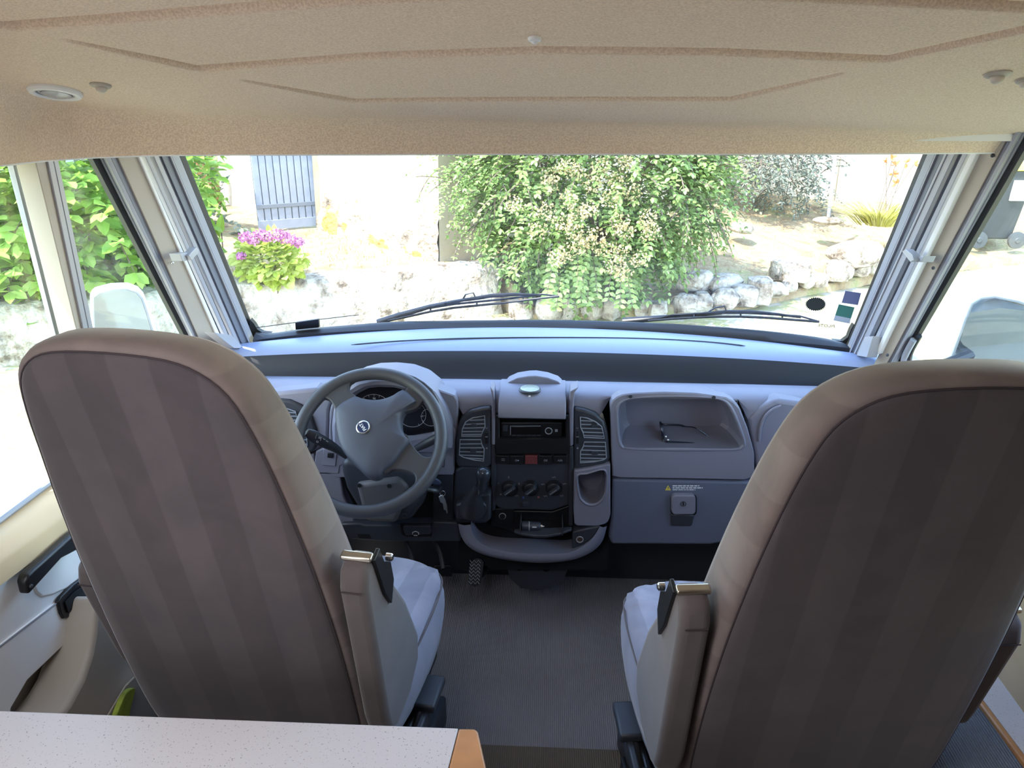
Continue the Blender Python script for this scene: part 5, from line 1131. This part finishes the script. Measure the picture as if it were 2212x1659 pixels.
sprays(mb, st, cB + Vector((-1.05, -.1, .35)), (.45, .5, .75), 230, .045, 9, .042, .010, droop=.2, shell=.4)
for _ in range(26):      # long hanging sprays at the front
    a = U(-.45, .35); p = Vector((cB.x + a, 6.95 + .25 * a * a + U(0, .25), U(.0, .45))); d = Vector((U(-.3, .3), -.35, -.6)).normalized(); path = [p]
    for k in range(9):
        d = (d + Vector((0, 0, -.12)) + rv() * .08).normalized(); p = p + d * .05
        if p.z < -.30: break
        path.append(p)
        for s_ in (-1, 1): leaf(mb, p, d * .45 + Vector((s_ * .8, -.2, 0)) + rv() * .25, Vector((0, -1, .4)), .07 * U(.8, 1.1), .019)
    if len(path) > 1: st.tube(path, .004, 4, caps=False)
mb.build('foliage', LF1, bush, smooth=False)
for k in range(14):
    a = U(0, 6.28); p0 = Vector((cB.x + U(-.25, .25), 7.75 + U(-.2, .2), -.45)); p1 = cB + Vector((math.cos(a) * U(.4, 1.1), math.sin(a) * U(.3, .7), U(-.2, .9)))
    st.tube([p0, p0.lerp(p1, .5) + Vector((0, 0, .25)), p1], [.03, .018, .008], 6)
st.build('branches', BRK, bush)
random.seed(33)
fl = [(1110, 440), (1190, 400), (1215, 480), (1230, 430), (1245, 370), (1180, 455), (1250, 460), (1270, 520), (1290, 510), (1300, 535), (1205, 560), (1225, 545), (1255, 530), (1340, 480), (1350, 500), (1365, 415), (1335, 545), (1330, 575), (1345, 590), (1400, 470), (1330, 390), (1300, 360), (1225, 360), (1190, 380), (1405, 500), (1280, 400), (1160, 500), (1350, 350), (1270, 455), (1380, 560), (1320, 430), (1240, 500)]
for x, y in fl:
    c = P(x, y, Y=6.88 - .15 + .25 * ((x - 1260) / 250) ** 2 + (y < 420) * .15); m_ = MB()
    for _ in range(85):
        u = rv(); q = c + Vector((u.x * .10, u.y * .06, u.z * .085)) * U(.5, 1); leaf(m_, q, rv(), rv(), .024, .010)
    m_.build('flower_cluster', BLS, bush, smooth=False)
# hydrangea
random.seed(8)
hy = empty('hydrangea', Vector((-2.55, 7.0, -.15)), label='lime-green hydrangea with pink flower heads behind the low wall on the left', cat='shrub')
hc = P(582, 562, Y=6.95); mb = MB()
for _ in range(760):
    u = rv(); p = hc + Vector((u.x * .31, u.y * .22, u.z * .25)) * U(.5, 1.05); leaf(mb, p, (u + Vector((0, -.3, -.1)) + rv() * .6), Vector((0, -.5, 1)), U(.06, .10), U(.028, .04))
mb.build('foliage', LF3, hy, smooth=False)
for x, y, r_ in ((530, 512, .06), (548, 518, .05), (575, 510, .06), (597, 508, .075), (612, 512, .07), (628, 518, .06), (645, 524, .045), (521, 553, .035), (560, 505, .045)):
    c = P(x, y, Y=6.68); m_ = MB()
    for _ in range(110):
        u = rv(); leaf(m_, c + Vector((u.x, u.y, u.z * .7)) * r_ * U(.8, 1), rv(), u, .026, .011)
    m_.build('flower_head', PNK, hy, smooth=False)
st = MB()
for k in range(9): st.tube([Vector((hc.x + U(-.08, .08), hc.y + U(-.05, .05), -.25)), hc + Vector((U(-.2, .2), U(-.1, .1), U(-.1, .15)))], .008, 5)
st.build('stems', BRK, hy)
# climbing shrub left of the windscreen, tree seen through the quarter window, shrubs at far left
def shrub(name, lab, cat, c, R, n, L, w, m, lo=-99, trunk=None, grp=None, **k):
    r_ = empty(name, Vector((c.x, c.y, c.z - R[2])), label=lab, cat=cat); mb, st = MB(), MB()
    sprays(mb, st, c, R, n, k.get('seg', .05), k.get('segs', 7), L, w, droop=k.get('droop', .4), shell=k.get('shell', .45), lo=lo)
    mb.build('foliage', m, r_, smooth=False)
    if trunk: 
        for a, b_ in trunk: st.tube([a, a.lerp(b_, .5) + rv() * .1, b_], [.045, .03, .012], 7)
    if st.v: st.build('branches', BRK, r_)
    return r_
random.seed(14)
shrub('climbing_shrub', 'leafy climbing shrub against the terracotta boards at the windscreen left edge', 'shrub', P(402, 365, Y=9.4), (.20, .3, .6), 110, .09, .026, LF2, droop=.8)
tc_ = P(165, 395, Y=6.7)
shrub('fig_tree', 'bright green leafy tree seen through the left quarter window', 'tree', tc_, (.95, .8, .72), 330, .15, .05, LF2, shell=.5, segs=5, seg=.08, trunk=[(P(330, 640, Y=7.2), P(240, 470, Y=7.0)), (P(330, 640, Y=7.2), P(290, 500, Y=7.2)), (P(250, 640, Y=7.4), P(200, 480, Y=7.0))])
random.seed(15)
shrub('bramble', 'low leafy sprig in front of the quarter window near the mirror', 'shrub', P(318, 600, Y=6.9), (.10, .1, .2), 14, .13, .032, LF2, segs=5)
shrub('leafy_shrub', 'yellow-green shrub seen through the door window at the far left', 'shrub', P(10, 520, Y=6.6), (1.0, .6, .62), 260, .16, .045, LF2, segs=6, seg=.07, shell=.4)
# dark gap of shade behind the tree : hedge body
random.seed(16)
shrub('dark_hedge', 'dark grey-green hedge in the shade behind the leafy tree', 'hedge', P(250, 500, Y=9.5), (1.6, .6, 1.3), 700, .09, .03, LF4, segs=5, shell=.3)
shrub('olive_tree', 'silvery olive foliage above the lawn behind the big bush', 'tree', P(1655, 300, Y=11.2), (.9, .6, .75), 330, .07, .014, LF4, droop=.6)
shrub('wall_creeper', 'sparse grey-green creeper standing against the rendered wall', 'shrub', P(1700, 380, Y=11.6), (.7, .25, .55), 130, .07, .014, LF4, droop=.5)
# teal shutter far left
ts = P(25, 400, Y=9.0)
tsh = empty('garden_shed', ts, label='pale teal boarded shed panel behind the shrubs at the far left', cat='shed')
MB().box((ts.x - 1.6, 9.6, -.6), (ts.x + .45, 9.7, 1.0)).build('panel', mat('teal_paint', (.42, .56, .54), .6), tsh); MB().box((ts.x - 1.7, 9.5, 1.0), (ts.x + .55, 9.8, 1.07)).build('cap', mat('shed_cap', (.4, .5, .34), .6), tsh)
# plantain leaf stalk
lst = empty('leaf_sprig', P(480, 520, Y=7.2), label='single upright green leaf on a stalk at the left edge of the windscreen', cat='plant'); mb = MB()
lo_ = P(478, 520, Y=7.2); tip = P(480, 462, Y=7.2); mb.tube([lo_ + Vector((0, 0, -.15)), lo_.lerp(tip, .3)], .006, 5)
mb.build('stalk', BRK, lst); mb = MB(); leaf(mb, P(474, 508, Y=7.2), tip - P(474, 508, Y=7.2), Vector((0, -1, 0)), .21, .045); mb.build('leaf', LF2, lst, smooth=False)
# post
pt = empty('washing_line_post', P(1790, 470, Z=.0), label='slim white metal post standing in a concrete foot on the lawn', cat='post')
b_ = P(1790, 470, Y=10.1); tpt = P(1808, 300, Y=10.1)
MB().tube([b_ + Vector((0, 0, -.1)), tpt + (tpt - b_) * .3], .023, 12).build('pole', ALG, pt); MB().sphere((b_.x, b_.y, b_.z - .04), (.2, .16, .05)).build('concrete_foot', STW, pt)
# daylily clump
random.seed(4)
dy = empty('daylily_clump', P(1900, 480, Y=9.8), label='clump of yellow-green strap leaves with orange flowers by the right pillar', cat='plant'); mb = MB(); c = P(1905, 476, Y=9.8)
for _ in range(420):
    a = U(0, 6.28); rr = U(.0, .3); p = c + Vector((math.cos(a) * rr * 1.1, math.sin(a) * rr * .7, -.05)); d = Vector((math.cos(a) * .9, math.sin(a) * .7, 1)).normalized(); L_ = U(.3, .6); pts = [p + d * (L_ * t_) + Vector((math.cos(a) * .25, math.sin(a) * .25, -.35)) * (t_ * t_ * L_) for t_ in (0, .35, .7, 1)]
    s_ = d.cross(Vector((0, 0, 1))).normalized() * .011
    mb.grid([[q - s_ * (1.1 - t_), q + s_ * (1.1 - t_)] for q, t_ in zip(pts, (0, .35, .7, 1))])
mb.build('blades', LF5, dy, smooth=False)
st = MB()
for x, y in ((1928, 342), (1935, 356), (1957, 352), (1930, 376), (1936, 396), (1915, 350), (1975, 354)):
    t_ = P(x, y, Y=9.8); st.tube([c + Vector((U(-.1, .1), 0, .1)), t_], .004, 4); m_ = MB()
    for k in range(9): leaf(m_, t_, rv() + Vector((0, 0, .4)), rv(), .07, .016)
    m_.build('flower', ORF, dy, smooth=False)
st.build('flower_stems', BRK, dy)
# grass tufts on the lawn
random.seed(12); mb = MB()
for _ in range(2600):
    X = U(-3.4, 6.5); yfr = float(np.interp(X, fx, fy)) + .3; Y = yfr + U(0, 1) ** 1.3 * 4; 
    z = terr_z(X, Y, yfr - .15); p = Vector((X, Y, z)); d = Vector((U(-.5, .5), U(-.5, .5), 1)).normalized(); h_ = U(.03, .08); s_ = Vector((.004, 0, 0))
    mb.add([p - s_, p + s_, p + d * h_], [(0, 1, 2)])
tag(mb.build('grass', leafmat('dry_blades', (.30, .22, .10), (.34, .29, .13), (.25, .28, .09)), None, smooth=False), 'short dry grass blades scattered over the terrace', 'grass', kind='stuff')
# wheelie bin
bn = empty('wheelie_bin', P(2150, 520, Z=gz0), label='dark grey wheelie bin with a white label outside the right window', cat='bin')
BIN = mat('bin_plastic', (.035, .037, .042), .5)
Yb = 10.5
def bp3(x, y, Y=Yb): return P(x, y, Y=Y)
q0 = [bp3(2126, 505), bp3(2160, 518), bp3(2230, 270), bp3(2196, 260)]
w_l = bp3(2130, 515); bw = .52; xb0 = w_l.x - .1
Mb = lambda x, y, z: Vector((xb0 + x, Yb + y, w_l.z - .12 + z))
MB().hexa([Mb(.02, .06, .1), Mb(.46, .06, .1), Mb(.46, .5, .1), Mb(.02, .5, .1)], [Mb(-.04, -.03, 1.0), Mb(.54, -.03, 1.0), Mb(.54, .6, 1.0), Mb(-.04, .6, 1.0)]).build('body', BIN, bn, bevel=.02, fix=True)
MB().hexa([Mb(-.06, -.06, 1.0), Mb(.56, -.06, 1.0), Mb(.56, .62, 1.0), Mb(-.06, .62, 1.0)], [Mb(-.03, -.03, 1.07), Mb(.53, -.03, 1.07), Mb(.53, .58, 1.1), Mb(-.03, .58, 1.1)]).build('lid', mat('bin_lid_yellow', (.7, .62, .08), .5), bn, bevel=.015, fix=True)
MB().hexa([Mb(.28, -.028, .62), Mb(.46, -.03, .62), Mb(.46, -.045, .88), Mb(.28, -.043, .88)], [Mb(.28, .0, .62), Mb(.46, .0, .62), Mb(.46, -.0, .88), Mb(.28, -.0, .88)]).build('paper_label', WHT, bn, fix=True)
for x in (.0, .50):
    wh = MB().lathe([(.10, -.02), (.11, -.02), (.115, 0), (.11, .03), (.04, .035), (.03, .045)], 22, Matrix.Translation(Mb(x, .0, .10)) @ Matrix.Rotation(math.pi / 2, 4, 'X')).build('wheel', mat('bin_wheel', (.06, .062, .068), .6) if 'bin_wheel' not in MATS else MATS['bin_wheel'], bn, fix=True)

# ---- mirrors outside
mm = empty('wing_mirror', P(265, 690, X=-1.28), label='white-cased wing mirror outside the left quarter window', cat='mirror')
def mpoly(X, Xe, px): 
    return [P(x, y, X=X + (Xe - X) * 0) for x, y in px]
def mirror(root, px, inner, Y, dep, tilt=0):
    c0 = sum(p[0] for p in px) / len(px); tf = lambda x: tilt * (x - c0) * .0014
    o_ = [P(x, y, Y=Y + tf(x)) for x, y in px]; cM = sum(o_, Vector()) / len(o_); MB().hexa(o_, [CAM + (cM + (p - cM) * .93 - CAM) * (1 + dep / Y) for p in o_]).build('housing', WHT, root, bevel=.012, fix=True)
    i_ = [P(x, y, Y=Y - .003 + tf(x)) for x, y in inner]; gk = MB().hexa(i_, [p + Vector((0, .005, 0)) for p in i_]).build('gasket', ALG, root, bevel=.002, fix=True)
    cx_ = sum(p[0] for p in inner) / len(inner); cy_ = sum(p[1] for p in inner) / len(inner)
    g_ = [P(cx_ + (x - cx_) * .93, cy_ + (y - cy_) * .94, Y=Y - .0045 + tf(cx_ + (x - cx_) * .93)) for x, y in inner]; MB().hexa(g_, [p + Vector((0, .003, 0)) for p in g_]).build('mirror_glass', MIR, root, smooth=False, fix=True)
MB().tube([Vector((-1.30, 2.38, .86)), Vector((-1.22, 2.34, .80)), Vector((-1.12, 2.30, .76))], .018, 8).build('mirror_arm', BLK, mm)
mirror(mm, [(198, 800), (194, 650), (193, 632), (205, 620), (240, 611), (275, 610), (298, 618), (310, 632), (325, 670), (340, 720), (355, 800)], [(204, 790), (198, 655), (198, 641), (210, 632), (240, 624), (272, 622), (296, 630), (308, 645), (320, 680), (332, 720), (345, 790)], 2.30, .10, .35)
m2 = empty('wing_mirror', P(2130, 720, Y=2.45), label='large white-rimmed wing mirror outside the right window, reflecting a wiper', cat='mirror')
MB().tube([Vector((1.46, 2.42, .86)), Vector((1.28, 2.38, .80)), Vector((1.12, 2.34, .78))], .018, 8).build('mirror_arm', BLK, m2)
mirror(m2, [(2030, 830), (2046, 765), (2070, 690), (2090, 650), (2110, 635), (2150, 630), (2200, 638), (2290, 660), (2300, 700), (2300, 850)], [(2048, 820), (2056, 770), (2085, 690), (2100, 656), (2120, 643), (2150, 640), (2200, 650), (2280, 675), (2270, 830)], 2.35, .12, -.62)
# ---- wipers, antenna, stickers on the windscreen
def wiper(pts_arm, pts_blade, lab):
    r_ = empty('windscreen_wiper', WS(*pts_arm[0], .03), label=lab, cat='wiper')
    MB().tube([WS(x, y, .05) for x, y in pts_arm], [.013, .012, .009, .007, .006][:len(pts_arm)], 8, squash=.5).build('arm', BLK, r_)
    bl = [WS(x, y, .035) for x, y in pts_blade]; MB().tube(bl, .0045, 6).build('rubber_blade', RUB, r_)
    m_ = len(pts_blade)
    up_ = [p + Vector((0, .008, .011)) for p in bl]
    MB().tube(up_[1:-1], .0042, 6).build('frame', BLK, r_)
    for i in range(0, len(bl), 2): MB().tube([bl[i], up_[min(len(up_) - 2, max(1, i))]], .003, 5).build('claw', BLK, r_)
    return r_
w1_ = wiper([(815, 697), (860, 682), (930, 662), (1000, 648), (1030, 644)], [(838, 693), (880, 684), (930, 673), (980, 665), (1030, 660), (1080, 655), (1130, 649), (1170, 644), (1208, 640)], 'black windscreen wiper lying left of centre')
MB().tube([WS(x, y, .055) for x, y in ((1000, 646), (1006, 636), (1022, 632), (1028, 644))], .003, 6).build('hose', BLK, w1_)
MB().tube([WS(x, y, .045) for x, y in ((960, 655), (1030, 644), (1060, 639), (1110, 636), (1170, 637))], [.003, .007, .007, .006, .003], 8).build('bridge', BLK, w1_)
w2_ = wiper([(1345, 693), (1400, 689), (1460, 684), (1520, 679), (1560, 676)], [(1400, 693), (1450, 689), (1500, 686), (1550, 684), (1600, 684), (1650, 686), (1690, 689), (1730, 692), (1770, 695)], 'black windscreen wiper lying right of centre')
MB().tube([WS(x, y, .055) for x, y in ((1530, 674), (1545, 665), (1565, 661), (1570, 674))], .003, 6).build('hose', BLK, w2_)
MB().tube([WS(x, y, .045) for x, y in ((1500, 678), (1570, 674), (1620, 674), (1680, 679), (1730, 686))], [.003, .007, .007, .005, .003], 8).build('bridge', BLK, w2_)
an = empty('glass_antenna', WS(665, 700, -.01), label='thin rod antenna with a black box stuck inside the lower left windscreen', cat='antenna')
MB().tube([WS(x, y, -.006) for x, y in ((553, 708), (665, 693), (775, 680))], .0014, 6).build('rod', BLK, an)
q = [WS(x, y, -.004) for x, y in ((640, 694), (691, 687), (692, 705), (641, 710))]; MB().hexa(q, [p + Vector((0, -.015, 0)) for p in q]).build('box', BLK, an, bevel=.003, fix=True)
def sticker(name, px, m, lab, cat, off=-.002):
    q = [WS(x, y, off) for x, y in px]; return MB().hexa(q, [p + Vector((0, -.0006, 0)) for p in q]).build(name, m, None, smooth=False, fix=True) if cat is None else tag(MB().hexa(q, [p + Vector((0, -.0006, 0)) for p in q]).build(name, m, None, smooth=False, fix=True), lab, cat)
sb = []
for k in range(56):
    a = 2 * math.pi * k / 56; r_ = 1.0 if k % 2 else 1.16; sb.append((1762 + 20 * r_ * math.cos(a), 657 + 13.2 * r_ * math.sin(a)))
sticker('round_sticker', sb, mat('sticker_dark', (.03, .035, .03), .8), 'dark round sticker with a serrated edge on the lower right windscreen', 'sticker')
sticker('blue_sticker', [(1826, 628), (1860, 633), (1853, 659), (1818, 654)], mat('sticker_blue', (.16, .18, .34), .8), 'faded violet-blue square sticker near the right pillar, upper of the two', 'sticker')
gs = empty('insurance_sticker', WS(1828, 680, -.002), label='green and white insurance sticker near the right pillar, below the violet one', cat='sticker')
for nm, px_, m_ in (('green_field', [(1812, 657), (1846, 664), (1838, 688), (1804, 681)], mat('sticker_green', (.06, .22, .18), .8)), ('white_band', [(1804, 681), (1838, 688), (1835, 699), (1800, 692)], mat('sticker_white', (.5, .55, .62), .8))):
    q = [WS(x, y, -.002) for x, y in px_]; MB().hexa(q, [p + Vector((0, -.0006, 0)) for p in q]).build(nm, m_, gs, smooth=False, fix=True)
tx = empty('maker_lettering', WS(1785, 704, -.001), label='small dark maker lettering reading mirrored on the lower right windscreen', cat='lettering')
tdir = (WS(1800, 706, -.001) - WS(1770, 703, -.001)).normalized(); tup = (WS(1785, 695, -.001) - WS(1785, 705, -.001)).normalized()
text('letters', 'PILOTE', WS(1785, 704, -.002), .016, BLK, tx, xdir=tdir * -1, ydir=tup)
